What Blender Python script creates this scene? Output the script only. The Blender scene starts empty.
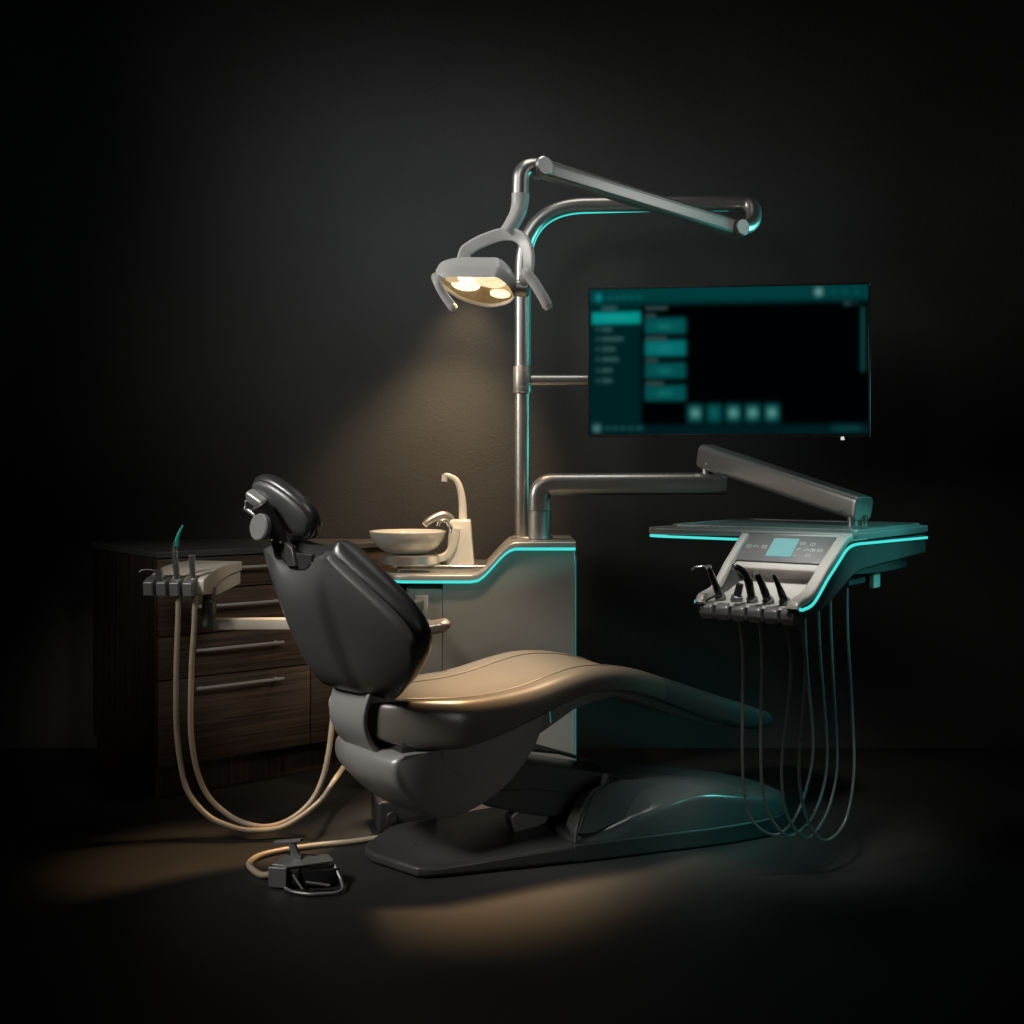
import bpy, bmesh, math, random
from mathutils import Vector, Matrix, noise
random.seed(4)
S = bpy.context.scene
COL = S.collection
PI = math.pi
V = Vector

# ------------------------------------------------------------------ camera
FPX, HC, HOR = 1200.0, 1.2, 470.0
cd = bpy.data.cameras.new('camera')
cam = bpy.data.objects.new('camera', cd)
COL.objects.link(cam)
cam.location = (0, 0, HC)
cam.rotation_euler = (PI / 2, 0, 0)
cd.sensor_width = 36
cd.lens = 36 * FPX / 1024
cd.shift_y = (HOR - 512) / 1024
cd.clip_end = 100
S.camera = cam


def at(px, py, Y):
    """measured spot of the photograph at depth Y, as a world point"""
    return V(((px - 512) / FPX * Y, Y, HC - (py - HOR) / FPX * Y))


# ------------------------------------------------------------------ materials
def lin(c):
    return tuple(((x / 255 + .055) / 1.055) ** 2.4 if x > 10 else x / 255 / 12.92 for x in c) + (1,)


def newmat(name):
    m = bpy.data.materials.new(name)
    m.use_nodes = True
    nt = m.node_tree
    b = nt.nodes['Principled BSDF']
    return m, nt, b


def N(nt, t, **kw):
    n = nt.nodes.new(t)
    for k, v in kw.items():
        if k in n.inputs:
            n.inputs[k].default_value = v
        else:
            setattr(n, k, v)
    return n


def surf(name, col, rough=.4, metal=0., bump=0., bscale=200., var=.12, vscale=6., coat=0., stretch=None, spec=.5, rvar=.08):
    """painted plastic / metal / leather: colour and gloss both wander a little"""
    m, nt, b = newmat(name)
    L = nt.links.new
    tc = N(nt, 'ShaderNodeTexCoord')
    mp = N(nt, 'ShaderNodeMapping')
    L(tc.outputs['Object'], mp.inputs['Vector'])
    if stretch:
        mp.inputs['Scale'].default_value = stretch
    n1 = N(nt, 'ShaderNodeTexNoise', Scale=vscale, Detail=6., Roughness=.6)
    L(mp.outputs[0], n1.inputs['Vector'])
    r = N(nt, 'ShaderNodeValToRGB')
    r.color_ramp.elements[0].color = tuple(c * (1 - var) for c in col[:3]) + (1,)
    r.color_ramp.elements[1].color = tuple(min(1, c * (1 + var)) for c in col[:3]) + (1,)
    r.color_ramp.elements[0].position = .3
    r.color_ramp.elements[1].position = .7
    L(n1.outputs['Fac'], r.inputs['Fac'])
    L(r.outputs['Color'], b.inputs['Base Color'])
    n2 = N(nt, 'ShaderNodeTexNoise', Scale=vscale * 4, Detail=8., Roughness=.7)
    L(mp.outputs[0], n2.inputs['Vector'])
    mr = N(nt, 'ShaderNodeMapRange')
    mr.inputs['From Min'].default_value = .3
    mr.inputs['From Max'].default_value = .7
    mr.inputs['To Min'].default_value = max(.02, rough - rvar)
    mr.inputs['To Max'].default_value = min(1, rough + rvar)
    L(n2.outputs['Fac'], mr.inputs['Value'])
    L(mr.outputs[0], b.inputs['Roughness'])
    b.inputs['Metallic'].default_value = metal
    b.inputs['Coat Weight'].default_value = coat
    b.inputs['Specular IOR Level'].default_value = spec
    if bump:
        n3 = N(nt, 'ShaderNodeTexVoronoi' if name.startswith('leather') else 'ShaderNodeTexNoise')
        n3.inputs['Scale'].default_value = bscale
        L(tc.outputs['Object'], n3.inputs['Vector'])
        bp = N(nt, 'ShaderNodeBump', Strength=bump, Distance=.002)
        L(n3.outputs[0], bp.inputs['Height'])
        L(bp.outputs['Normal'], b.inputs['Normal'])
    return m


def emit(name, col, strength, base=(.02, .02, .02, 1)):
    m, nt, b = newmat(name)
    b.inputs['Base Color'].default_value = base
    b.inputs['Emission Color'].default_value = col
    b.inputs['Emission Strength'].default_value = strength
    b.inputs['Roughness'].default_value = .3
    return m


def wood(name, stretch, dark=1.):
    m, nt, b = newmat(name)
    L = nt.links.new
    tc = N(nt, 'ShaderNodeTexCoord')
    mp = N(nt, 'ShaderNodeMapping')
    mp.inputs['Scale'].default_value = stretch
    L(tc.outputs['Object'], mp.inputs['Vector'])
    n0 = N(nt, 'ShaderNodeTexNoise', Scale=1.0, Detail=9., Roughness=.62, Distortion=.5)
    L(mp.outputs[0], n0.inputs['Vector'])
    r = N(nt, 'ShaderNodeValToRGB')
    e = r.color_ramp.elements
    e[0].position, e[0].color = .33, (.032 * dark, .019 * dark, .013 * dark, 1)
    e[1].position, e[1].color = .70, (.160 * dark, .104 * dark, .072 * dark, 1)
    mid = e.new(.5)
    mid.color = (.086 * dark, .054 * dark, .037 * dark, 1)
    L(n0.outputs['Fac'], r.inputs['Fac'])
    L(r.outputs['Color'], b.inputs['Base Color'])
    b.inputs['Roughness'].default_value = .5
    bp = N(nt, 'ShaderNodeBump', Strength=.15, Distance=.002)
    L(n0.outputs['Fac'], bp.inputs['Height'])
    L(bp.outputs['Normal'], b.inputs['Normal'])
    return m


M = {}
M['satin'] = surf('satin_metal', (.54, .52, .49), .36, .86, var=.03, vscale=3, rvar=.02)
M['brushed'] = surf('brushed_metal', (.42, .40, .38), .40, .75, var=.04, vscale=5, stretch=(1, 1, 8), rvar=.02)
M['chrome'] = surf('polished_chrome', (.66, .64, .61), .22, .9, var=.02, rvar=.02)
M['white'] = surf('white_enamel', (.80, .79, .77), .32, 0, var=.04, coat=.2)
M['handle'] = surf('handle_metal', (.62, .62, .60), .42, .4, var=.04)
M['ceramic'] = surf('ceramic', (.70, .66, .60), .16, 0, var=.03, coat=.5)
M['cream'] = surf('cream_plastic', (.62, .56, .46), .38, 0, var=.05)
M['shell'] = surf('grey_shell_plastic', (.050, .050, .0495), .34, .15, bump=.03, bscale=900, var=.03, vscale=3, rvar=.02)
M['housing'] = surf('grey_housing_plastic', (.17, .167, .162), .36, .3, bump=.03, bscale=900, var=.03, vscale=3, rvar=.02)
M['strap'] = surf('silver_grey_plastic', (.21, .21, .206), .34, .4, var=.03, vscale=3, rvar=.02)
M['cartbody'] = surf('satin_panel', (.30, .30, .28), .38, .3, bump=.03, bscale=700, var=.03, vscale=3, rvar=.02)
M['deck'] = surf('satin_deck', (.42, .40, .37), .34, .5, var=.03, vscale=3, rvar=.02)
M['blackplastic'] = surf('black_plastic', (.02, .02, .021), .38, 0, bump=.08, bscale=800, var=.2)
M['blackgloss'] = surf('gloss_black_plastic', (.012, .012, .013), .16, 0, var=.2)
M['leatherblack'] = surf('leather_black', (.020, .020, .021), .30, 0, bump=.10, bscale=520, var=.04, vscale=3, rvar=.015)
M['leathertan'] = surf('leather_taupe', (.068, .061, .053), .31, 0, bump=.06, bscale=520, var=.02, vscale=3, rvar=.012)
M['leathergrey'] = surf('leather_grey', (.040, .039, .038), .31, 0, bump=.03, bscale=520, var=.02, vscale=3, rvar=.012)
M['baseplate'] = surf('dark_base_coating', (.035, .036, .037), .34, .2, bump=.10, bscale=900, var=.18)
M['basecover'] = surf('base_cover_plastic', (.060, .066, .066), .20, .25, bump=.03, bscale=900, var=.03, vscale=3, rvar=.02)
M['skirt'] = surf('rubber_skirt', (.015, .015, .016), .55, 0, var=.2)
M['steel'] = surf('pedal_steel', (.26, .26, .26), .40, .6, var=.05, vscale=8, rvar=.03)
M['hose'] = surf('ivory_hose', (.38, .32, .24), .36, 0, var=.06)
M['greyhose'] = surf('grey_hose', (.09, .085, .08), .32, 0, var=.08)
M['panelgrey'] = surf('console_panel', (.13, .13, .13), .35, .2, var=.06)
M['consolewhite'] = surf('console_silver', (.46, .44, .41), .36, .3, var=.03, vscale=3, rvar=.02)
M['consoletop'] = surf('console_top', (.24, .24, .235), .30, .35, var=.03, vscale=3, rvar=.02)
M['consoledark'] = surf('console_dark', (.055, .058, .058), .4, .2, var=.1)
M['icon'] = emit('icon_print', (.75, .75, .72, 1), .06, (.42, .42, .41, 1))
M['display'] = emit('display_glow', lin((118, 182, 184)), .85)
M['teal'] = emit('teal_led', (.06, .80, .74, 1), .95)
M['teal2'] = emit('teal_led_rim_glow', (.05, .62, .58, 1), .22)
M['woodh'] = wood('wood_horizontal', (2.2, 2.2, 95))
M['woodv'] = wood('wood_vertical', (60, 60, 1.6), .55)
M['worktop'] = surf('slate_worktop', (.085, .085, .085), .38, 0, bump=.05, bscale=600, var=.12)
M['teeth'] = surf('teal_tip', (.02, .42, .33), .22, 0, var=.08)
M['led'] = emit('standby_led', (1, 1, .95, 1), .7)
M['bezel'] = surf('monitor_bezel', (.05, .05, .05), .3, .4, var=.08)


# ------------------------------------------------------------------ mesh helpers
def basis(x, y, z, o=(0, 0, 0)):
    m = Matrix((x, y, z)).transposed().to_4x4()
    m.translation = V(o)
    return m


def yawm(deg, o=(0, 0, 0)):
    m = Matrix.Rotation(math.radians(deg), 4, 'Z')
    m.translation = V(o)
    return m


def rootloc(o):
    p = V((0, 0, 0))
    while o is not None:
        p += o.location
        o = o.parent
    return p


def obj(name, bm, mat, parent=None, label=None, ang=40, bevel=0, subsurf=0, bseg=3, loc=None):
    """link ONE mesh object; its vertices are given in world space"""
    bmesh.ops.remove_doubles(bm, verts=bm.verts, dist=1e-6)
    bmesh.ops.recalc_face_normals(bm, faces=bm.faces)
    base = rootloc(parent) if parent else V(loc or (0, 0, 0))
    bmesh.ops.translate(bm, verts=bm.verts, vec=-base)
    me = bpy.data.meshes.new(name)
    bm.to_mesh(me)
    bm.free()
    for m in (mat if isinstance(mat, (list, tuple)) else [mat]):
        me.materials.append(m)
    for p in me.polygons:
        p.use_smooth = True
    if not subsurf:
        me.set_sharp_from_angle(angle=math.radians(ang))
    o = bpy.data.objects.new(name, me)
    COL.objects.link(o)
    if parent:
        o.parent = parent
    else:
        o.location = base
    if bevel:
        md = o.modifiers.new('bevel', 'BEVEL')
        md.width = bevel
        md.segments = bseg
        md.limit_method = 'ANGLE'
        md.angle_limit = math.radians(35)
        md.harden_normals = False
    if subsurf:
        md = o.modifiers.new('subsurf', 'SUBSURF')
        md.levels = md.render_levels = subsurf
    if label:
        o['label'] = label
    return o


def thing(name, label, cat, loc, group=None):
    o = bpy.data.objects.new(name, None)
    o.empty_display_size = .05
    COL.objects.link(o)
    o.location = loc
    o['label'] = label
    o['category'] = cat
    if group:
        o['group'] = group
    return o


def BM():
    return bmesh.new()


def box(bm, c, size, m=None, bev=0., seg=3):
    """box of given size, centre c in the frame m"""
    r = bmesh.ops.create_cube(bm, size=1)
    vs = r['verts']
    bmesh.ops.scale(bm, vec=size, verts=vs)
    if bev:
        es = list({e for v in vs for e in v.link_edges})
        q = bmesh.ops.bevel(bm, geom=es, offset=bev, segments=seg, affect='EDGES', profile=.5)
        vs = list({v for f in q['faces'] for v in f.verts} | {v for v in vs if v.is_valid})
        # gather every vertex of this island
        seen = set(vs)
        stack = list(vs)
        while stack:
            v = stack.pop()
            for e in v.link_edges:
                w = e.other_vert(v)
                if w not in seen:
                    seen.add(w)
                    stack.append(w)
        vs = list(seen)
    bmesh.ops.translate(bm, vec=V(c), verts=vs)
    if m is not None:
        bmesh.ops.transform(bm, matrix=m, verts=vs)
    return vs


def loft(bm, rings, cap0=True, cap1=True, closed=True):
    R = [[bm.verts.new(p) for p in r] for r in rings]
    n = len(R[0])
    for i in range(len(R) - 1):
        for k in range(n if closed else n - 1):
            a, b = R[i][k], R[i][(k + 1) % n]
            c, d = R[i + 1][(k + 1) % n], R[i + 1][k]
            try:
                bm.faces.new((a, b, c, d))
            except ValueError:
                pass
    if cap0:
        bm.faces.new(R[0][::-1])
    if cap1:
        bm.faces.new(R[-1])
    return R


def smooth_path(pts, n=8):
    pts = [V(p) for p in pts]
    if len(pts) < 3:
        return pts
    P = [pts[0] * 2 - pts[1]] + pts + [pts[-1] * 2 - pts[-2]]
    out = []
    for i in range(1, len(P) - 2):
        p0, p1, p2, p3 = P[i - 1:i + 3]
        for k in range(n):
            t = k / n
            out.append(.5 * ((2 * p1) + (p2 - p0) * t + (2 * p0 - 5 * p1 + 4 * p2 - p3) * t * t + (3 * p1 - p0 - 3 * p2 + p3) * t ** 3))
    out.append(pts[-1])
    return out


def bend_path(pts, r, n=8):
    """polyline whose inner corners are rounded by radius r (number or list)"""
    pts = [V(p) for p in pts]
    out = [pts[0]]
    for i in range(1, len(pts) - 1):
        rr = r[i - 1] if isinstance(r, (list, tuple)) else r
        a, b, c = pts[i - 1:i + 2]
        d0 = (a - b).normalized()
        d1 = (c - b).normalized()
        p0, p1 = b + d0 * rr, b + d1 * rr
        for k in range(n + 1):
            t = k / n
            out.append(p0 * (1 - t) ** 2 + b * 2 * t * (1 - t) + p1 * t * t)
    out.append(pts[-1])
    return out


def sweep(bm, path, section, up=(0, 0, 1), scale=None, cap=True):
    """carry a 2-D section [(x, y)..] along the path; x = side, y = up"""
    path = [V(p) for p in path]
    rings = []
    nrm = None
    for i, p in enumerate(path):
        t = (path[min(i + 1, len(path) - 1)] - path[max(i - 1, 0)]).normalized()
        if nrm is None:
            nrm = V(up) - t * V(up).dot(t)
            if nrm.length < 1e-3:
                nrm = t.orthogonal()
            nrm.normalize()
        else:
            nrm = (nrm - t * nrm.dot(t)).normalized()
        side = t.cross(nrm)
        s = scale[i] if scale else 1.
        rings.append([p + side * (x * s) + nrm * (y * s) for x, y in section])
    loft(bm, rings, cap, cap)


def circ(r, n=20):
    return [(r * math.cos(2 * PI * k / n), r * math.sin(2 * PI * k / n)) for k in range(n)]


def rrect(w, h, r, n=5):
    out = []
    for cx, cy, a0 in ((w / 2 - r, h / 2 - r, 0), (-w / 2 + r, h / 2 - r, 90), (-w / 2 + r, -h / 2 + r, 180), (w / 2 - r, -h / 2 + r, 270)):
        for k in range(n + 1):
            a = math.radians(a0 + 90 * k / n)
            out.append((cx + r * math.cos(a), cy + r * math.sin(a)))
    return out


def tube(bm, path, r, n=18, cap=True):
    if isinstance(r, (int, float)):
        sweep(bm, path, circ(r, n), scale=None, cap=cap)
    else:
        k = len(path)
        rs = [r[0] + (r[-1] - r[0]) * i / (k - 1) for i in range(k)] if len(r) == 2 else r
        sweep(bm, path, circ(1., n), scale=rs, cap=cap)


def lathe(bm, prof, o, axis=(0, 0, 1), n=40, sx=1., cap0=False, cap1=False):
    ax = V(axis).normalized()
    e1 = ax.orthogonal().normalized() if abs(ax.z) < .99 else V((1, 0, 0))
    e2 = ax.cross(e1)
    o = V(o)
    rings = []
    for r, h in prof:
        rings.append([o + ax * h + e1 * (r * sx * math.cos(2 * PI * k / n)) + e2 * (r * math.sin(2 * PI * k / n)) for k in range(n)])
    loft(bm, rings, cap0, cap1)


def disc(bm, o, axis, r, h, n=32, bev=.15):
    b = min(r, h) * bev
    lathe(bm, [(r - b, 0), (r, b), (r, h - b), (r - b, h)], o, axis, n, 1., True, True)


def prism(bm, poly, m, w0, w1):
    """polygon poly [(x, z)] in frame m's x-z plane, extruded along its y from w0 to w1"""
    loft(bm, [[m @ V((x, w, z)) for x, z in poly] for w in (w0, w1)])


def interp(tab, s):
    if s <= tab[0][0]:
        return tab[0][1:]
    for a, b in zip(tab, tab[1:]):
        if s <= b[0]:
            t = (s - a[0]) / (b[0] - a[0])
            return tuple(x + (y - x) * t for x, y in zip(a[1:], b[1:]))
    return tab[-1][1:]


def spl(tab, s):
    """smooth (Catmull-Rom) look-up of a table"""
    n = len(tab)
    if s <= tab[0][0]:
        return tab[0][1:]
    if s >= tab[-1][0]:
        return tab[-1][1:]
    for i in range(n - 1):
        if s <= tab[i + 1][0]:
            break
    x1, x2 = tab[i][0], tab[i + 1][0]
    t = (s - x1) / (x2 - x1)
    out = []
    for k in range(1, len(tab[0])):
        y1, y2 = tab[i][k], tab[i + 1][k]
        m1 = (y2 - tab[i - 1][k]) / (x2 - tab[i - 1][0]) if i > 0 else (y2 - y1) / (x2 - x1)
        m2 = (tab[i + 2][k] - y1) / (tab[i + 2][0] - x1) if i < n - 2 else (y2 - y1) / (x2 - x1)
        h = x2 - x1
        out.append((2 * t**3 - 3 * t**2 + 1) * y1 + (t**3 - 2 * t**2 + t) * h * m1 + (-2 * t**3 + 3 * t**2) * y2 + (t**3 - t**2) * h * m2)
    return tuple(out)


# ================================================================== SETTING
WALLY = 5.18


def wallmat():
    m, nt, b = newmat('charcoal_textured_wall')
    L = nt.links.new
    tc = N(nt, 'ShaderNodeTexCoord')
    n1 = N(nt, 'ShaderNodeTexNoise', Scale=1.6, Detail=8., Roughness=.6)
    L(tc.outputs['Object'], n1.inputs['Vector'])
    r = N(nt, 'ShaderNodeValToRGB')
    r.color_ramp.elements[0].position = .3
    r.color_ramp.elements[1].position = .72
    r.color_ramp.elements[0].color = (.046, .046, .045, 1)
    r.color_ramp.elements[1].color = (.066, .066, .064, 1)
    L(n1.outputs['Fac'], r.inputs['Fac'])
    L(r.outputs['Color'], b.inputs['Base Color'])
    b.inputs['Roughness'].default_value = .62
    n2 = N(nt, 'ShaderNodeTexNoise', Scale=120., Detail=5., Roughness=.6)
    L(tc.outputs['Object'], n2.inputs['Vector'])
    bp = N(nt, 'ShaderNodeBump', Strength=.4, Distance=.006)
    L(n2.outputs['Fac'], bp.inputs['Height'])
    L(bp.outputs['Normal'], b.inputs['Normal'])
    return m


def floormat():
    m, nt, b = newmat('dark_resin_floor')
    L = nt.links.new
    tc = N(nt, 'ShaderNodeTexCoord')
    n1 = N(nt, 'ShaderNodeTexNoise', Scale=2.2, Detail=9., Roughness=.6)
    L(tc.outputs['Object'], n1.inputs['Vector'])
    r = N(nt, 'ShaderNodeValToRGB')
    r.color_ramp.elements[0].position = .3
    r.color_ramp.elements[1].position = .72
    r.color_ramp.elements[0].color = (.0150, .0145, .0142, 1)
    r.color_ramp.elements[1].color = (.0215, .0208, .0204, 1)
    L(n1.outputs['Fac'], r.inputs['Fac'])
    L(r.outputs['Color'], b.inputs['Base Color'])
    mr = N(nt, 'ShaderNodeMapRange')
    mr.inputs['To Min'].default_value = .40
    mr.inputs['To Max'].default_value = .62
    L(n1.outputs['Fac'], mr.inputs['Value'])
    L(mr.outputs[0], b.inputs['Roughness'])
    b.inputs['Specular IOR Level'].default_value = .35
    n2 = N(nt, 'ShaderNodeTexNoise', Scale=240., Detail=3.)
    L(tc.outputs['Object'], n2.inputs['Vector'])
    bp = N(nt, 'ShaderNodeBump', Strength=.12, Distance=.002)
    L(n2.outputs['Fac'], bp.inputs['Height'])
    L(bp.outputs['Normal'], b.inputs['Normal'])
    return m


bm = BM()
bm.faces.new([bm.verts.new(p) for p in ((-7, -2, 0), (7, -2, 0), (7, WALLY, 0), (-7, WALLY, 0))])
o = obj('floor', bm, floormat())
o['kind'] = 'structure'
bm = BM()
bm.faces.new([bm.verts.new(p) for p in ((-7, WALLY, 0), (7, WALLY, 0), (7, WALLY, 5), (-7, WALLY, 5))])
o = obj('wall', bm, wallmat())
o['kind'] = 'structure'

# ================================================================== WOODEN CABINET
A = V((-1.283, 4.337, 0))
TD = V((.777, .629, 0)).normalized()      # along the front
SD = V((-.609, .793, 0)).normalized()     # towards the back
ND = -SD
B = A + SD * .70
LF = 1.15
cab = thing('wooden_cabinet', 'low dark wooden cabinet with four long drawer handles and a slate worktop', 'cabinet', A)
cm = basis(TD, SD, V((0, 0, 1)), A)


def clipwall(poly, y):
    out = []
    for i, p in enumerate(poly):
        q = poly[(i + 1) % len(poly)]
        if p.y <= y:
            out.append(p)
        if (p.y - y) * (q.y - y) < 0:
            out.append(p + (q - p) * ((y - p.y) / (q.y - p.y)))
    return out


def slab(x0, x1, y0, y1, z0, z1, wall=WALLY - .012):
    poly = [cm @ V(p) for p in ((x0, y0, 0), (x1, y0, 0), (x1, y1, 0), (x0, y1, 0))]
    poly = clipwall(poly, wall)
    b = BM()
    loft(b, [[V((p.x, p.y, z)) for p in poly] for z in (z0, z1)])
    return b


obj('carcass', slab(.0, LF, .022, .70, .118, .880), M['woodv'], cab, bevel=.0015)
obj('plinth', slab(.012, LF - .01, .05, .69, .0, .1175), M['woodv'], cab, bevel=.002)
obj('countertop', slab(-.006, LF + .004, -.008, .706, .8805, .904), M['worktop'], cab, bevel=.003)
zs = [(.762, .876), (.597, .757), (.438, .592), (.121, .433)]
hz = [.835, .698, .538, .398]
for (z0, z1), h in zip(zs, hz):
    b = BM()
    box(b, (.315, .0095, (z0 + z1) / 2), (.622, .021, z1 - z0), cm, .0015, 2)
    d = obj('drawer', b, M['woodh'], cab)
    b = BM()
    hm = cm @ Matrix.Translation((.315, -.034, h))
    box(b, (0, 0, 0), (.36, .009, .010), hm, .002, 2)
    for sx in (-.155, .155):
        box(b, (sx, .017, 0), (.010, .026, .008), hm, .001, 1)
    obj('handle', b, M['handle'], d)
b = BM()
box(b, (.88, .0095, .4985), (.50, .021, .755), cm, .0015, 2)
obj('door', b, M['woodh'], cab)

# ================================================================== CUSPIDOR UNIT
cu = thing('spittoon_unit', 'satin metal water unit with a spittoon bowl and stepped teal-lit deck', 'dental unit', (0, 4.75, 0))
XR = .243
YF, YB = 4.60, 5.06
body_poly = [(-.272, 0), (-.272, .748), (.02, .748)] 
# body side outline follows the stepped deck (x, z)
step = [(-.47, .778), (.03, .778)]


def stepz(x):
    """underside height of the deck over the body"""
    t = min(1, max(0, (x + .150) / .165))
    t = t * t * (3 - 2 * t)
    # soft S between the low shelf and the high deck
    return .778 + (.904 - .778) * t


xs_deck = [-.50, -.485, -.46, -.42, -.36, -.30, -.22, -.16, -.13, -.11, -.09, -.07, -.05, -.03, -.01, .01, .03, .06, .12, .18, XR]
# body: two panels with a seam between
b = BM()
xs = [x for x in xs_deck if x > -.265]
poly = [(-.2665, .0)] + [(-.2665, stepz(-.2665) - .012)] + [(x, stepz(x) - .012) for x in xs] + [(XR, .0)]
prism(b, poly, Matrix.Identity(4), YF + .012, YB)
obj('cabinet_body', b, M['cartbody'], cu, bevel=.004, ang=30)
# rounded column at the left of the seam
b = BM()
col = []
for (x, y) in [(-.268, YF + .013), (-.268, YB)]:
    pass
pts = [(-.2685, YF + .014)]
for k in range(11):
    a = math.radians(90 - 9 * k)
    pts.append((-.36 - .05 * math.cos(a) , YF + .064 - .05 * math.sin(a)))
pts += [(-.41, YB), (-.2685, YB)]
loft(b, [[V((x, y, z)) for x, y in pts] for z in (0., .742)])
obj('front_column', b, M['cartbody'], cu, bevel=.002)
# bracket and handle recess on the column front
b = BM()
box(b, (-.345, YF + .002, .665), (.05, .03, .11), None, .004, 2)
box(b, (-.325, YF - .002, .60), (.022, .03, .06), None, .004, 2)
obj('bracket', b, M['brushed'], cu)
# deck: stepped slab, rounded at the left end
b = BM()
rings = []
for x in xs_deck:
    z0 = stepz(x)
    t = .022
    e = max(0, (-.40 - x) / .10)
    inset = .17 * (1 - math.sqrt(max(0, 1 - min(1, e) ** 2)))
    y0, y1 = YF - .018 + inset, YB - inset * .6
    r = .007
    z1 = z0 + t
    rings.append([V((x, y0, z0)), V((x, y0, z1 - r)), V((x, y0 + r * .4, z1 - r * .3)), V((x, y0 + r, z1)),
                  V((x, y1, z1)), V((x, y1, z0))])
loft(b, rings)
obj('deck', b, M['deck'], cu, ang=50)
# glowing strip below the lip
b = BM()
rings = []
for x in xs_deck:
    z0 = stepz(x)
    e = max(0, (-.40 - x) / .10)
    inset = .17 * (1 - math.sqrt(max(0, 1 - min(1, e) ** 2)))
    y0 = YF - .013 + inset
    rings.append([V((x, y0, z0 - .0115)), V((x, y0, z0 - .0005)), V((x, y0 + .012, z0 - .0005)), V((x, y0 + .012, z0 - .0115))])
loft(b, rings)
obj('glow_strip', b, M['teal'], cu)
b = BM()
box(b, (XR + .0015, YF + .014, .44), (.005, .006, .86), None, .001, 1)
obj('glow_strip', b, M['teal2'], cu)
# raised tray insert on the shelf
b = BM()
box(b, (-.27, 4.84, .814), (.36, .30, .028), None, .007, 3)
obj('shelf_insert', b, M['chrome'], cu)
# round stand under the bowl
BX, BY = -.414, 4.77
b = BM()
lathe(b, [(.0, 0), (.125, 0), (.128, .003), (.128, .034), (.122, .038), (0, .038)], (BX + .012, BY, .828), n=56)
obj('bowl_stand', b, M['satin'], cu)
# bowl
b = BM()
zb = .8665
lathe(b, [(.0, .0), (.055, .0), (.085, .008), (.120, .028), (.143, .058), (.1525, .085), (.1535, .0895), (.1515, .092), (.147, .090), (.138, .065), (.112, .034), (.08, .018), (.0, .012)], (BX, BY, zb), n=64)
obj('spittoon_bowl', b, M['ceramic'], cu)
# curved neck from the stand up to the tower
b = BM()
sweep(b, smooth_path([(BX + .10, BY, .848), (BX + .150, BY, .860), (BX + .180, BY, .90), (BX + .195, BY, .97)], 8), rrect(.11, .03, .010))
obj('bowl_neck', b, M['ceramic'], cu)
# tower
b = BM()
rings = []
for z, w, d in ((.822, .112, .13), (.83, .112, .13), (.91, .098, .118), (.994, .086, .105), (1.002, .082, .10), (1.004, .074, .092)):
    rings.append([V((-.206 + x, 4.80 + y, z)) for x, y in rrect(w, d, .016)])
loft(b, rings)
tw = obj('tower', b, M['ceramic'], cu, ang=50)
# tall faucet
b = BM()
p = smooth_path([at(463, 520, 4.8), at(462.5, 503, 4.8), at(460.5, 490, 4.8), at(456.5, 480.5, 4.8), at(450, 476.2, 4.8), at(444.5, 475.5, 4.8)], 6)
n = len(p)
tube(b, p, [.0175 - .007 * min(1, i / (n * .7)) for i in range(n)])
tube(b, [at(444.8, 474.0, 4.8), at(444.2, 481.5, 4.8)], .0125)
obj('faucet', b, M['ceramic'], cu)
# bowl rinse spout
b = BM()
p = smooth_path([at(451.5, 524, 4.78), at(449, 518, 4.77), at(443, 515.2, 4.76), at(435, 517.5, 4.75), at(428, 521.5, 4.74), at(424.5, 525, 4.735)], 6)
tube(b, p, (.019, .013))
obj('rinse_spout', b, M['satin'], cu)
b = BM()
tube(b, smooth_path([at(452, 528, 4.74), at(446, 521, 4.735), at(440, 521.5, 4.73), at(438, 526, 4.73)], 5), .007)
obj('rinse_spout', b, M['chrome'], cu)
# flange the pole stands on
b = BM()
lathe(b, [(0, 0), (.062, 0), (.064, .003), (.062, .006), (0, .006)], (.081, 4.84, .9262), n=48, sx=1.35)
obj('pole_flange', b, M['satin'], cu)

# ================================================================== OPERATING LAMP
PX, PY = .0425, 4.88
lamp = thing('operating_lamp', 'lit dental operating lamp on a tall bent satin pole with folded arm', 'lamp', (PX, PY, .928))


def pat(px, py, Y=PY):
    return at(px, py, Y)


b = BM()
zc = pat(0, 380).z
tube(b, [V((PX, PY, .9295)), V((PX, PY, zc - .05))], .0310, 28)
obj('lower_pole', b, M['satin'], lamp)
b = BM()
lathe(b, [(.0315, 0), (.0365, .0), (.038, .004), (.038, .108), (.0365, .112), (.0315, .112)], (PX, PY, zc - .056), n=36)
for k in (.004, .024, .09):
    lathe(b, [(.0378, k), (.0388, k + .001), (.0378, k + .002)], (PX, PY, zc - .056), n=36)
obj('collar', b, M['brushed'], lamp)
b = BM()
path = bend_path([V((PX, PY, zc + .05)), V((PX, PY, pat(0, 206).z)), pat(752, 203.5)], .26, 18)
path = bend_path(path[:-1] + [pat(748, 203.5)], .0001, 1) if False else path
e = path[-1]
loop = [pat(744, 204, PY), pat(750, 205.5, PY - .01), pat(753.5, 211, PY - .03), pat(753.0, 220, PY - .06), pat(748, 226, PY - .09), pat(738, 228, PY - .13)]
tube(b, path[:-1] + smooth_path([pat(738, 203.5)] + loop, 6), .0310, 26)
obj('upper_pole', b, M['satin'], lamp)
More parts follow.
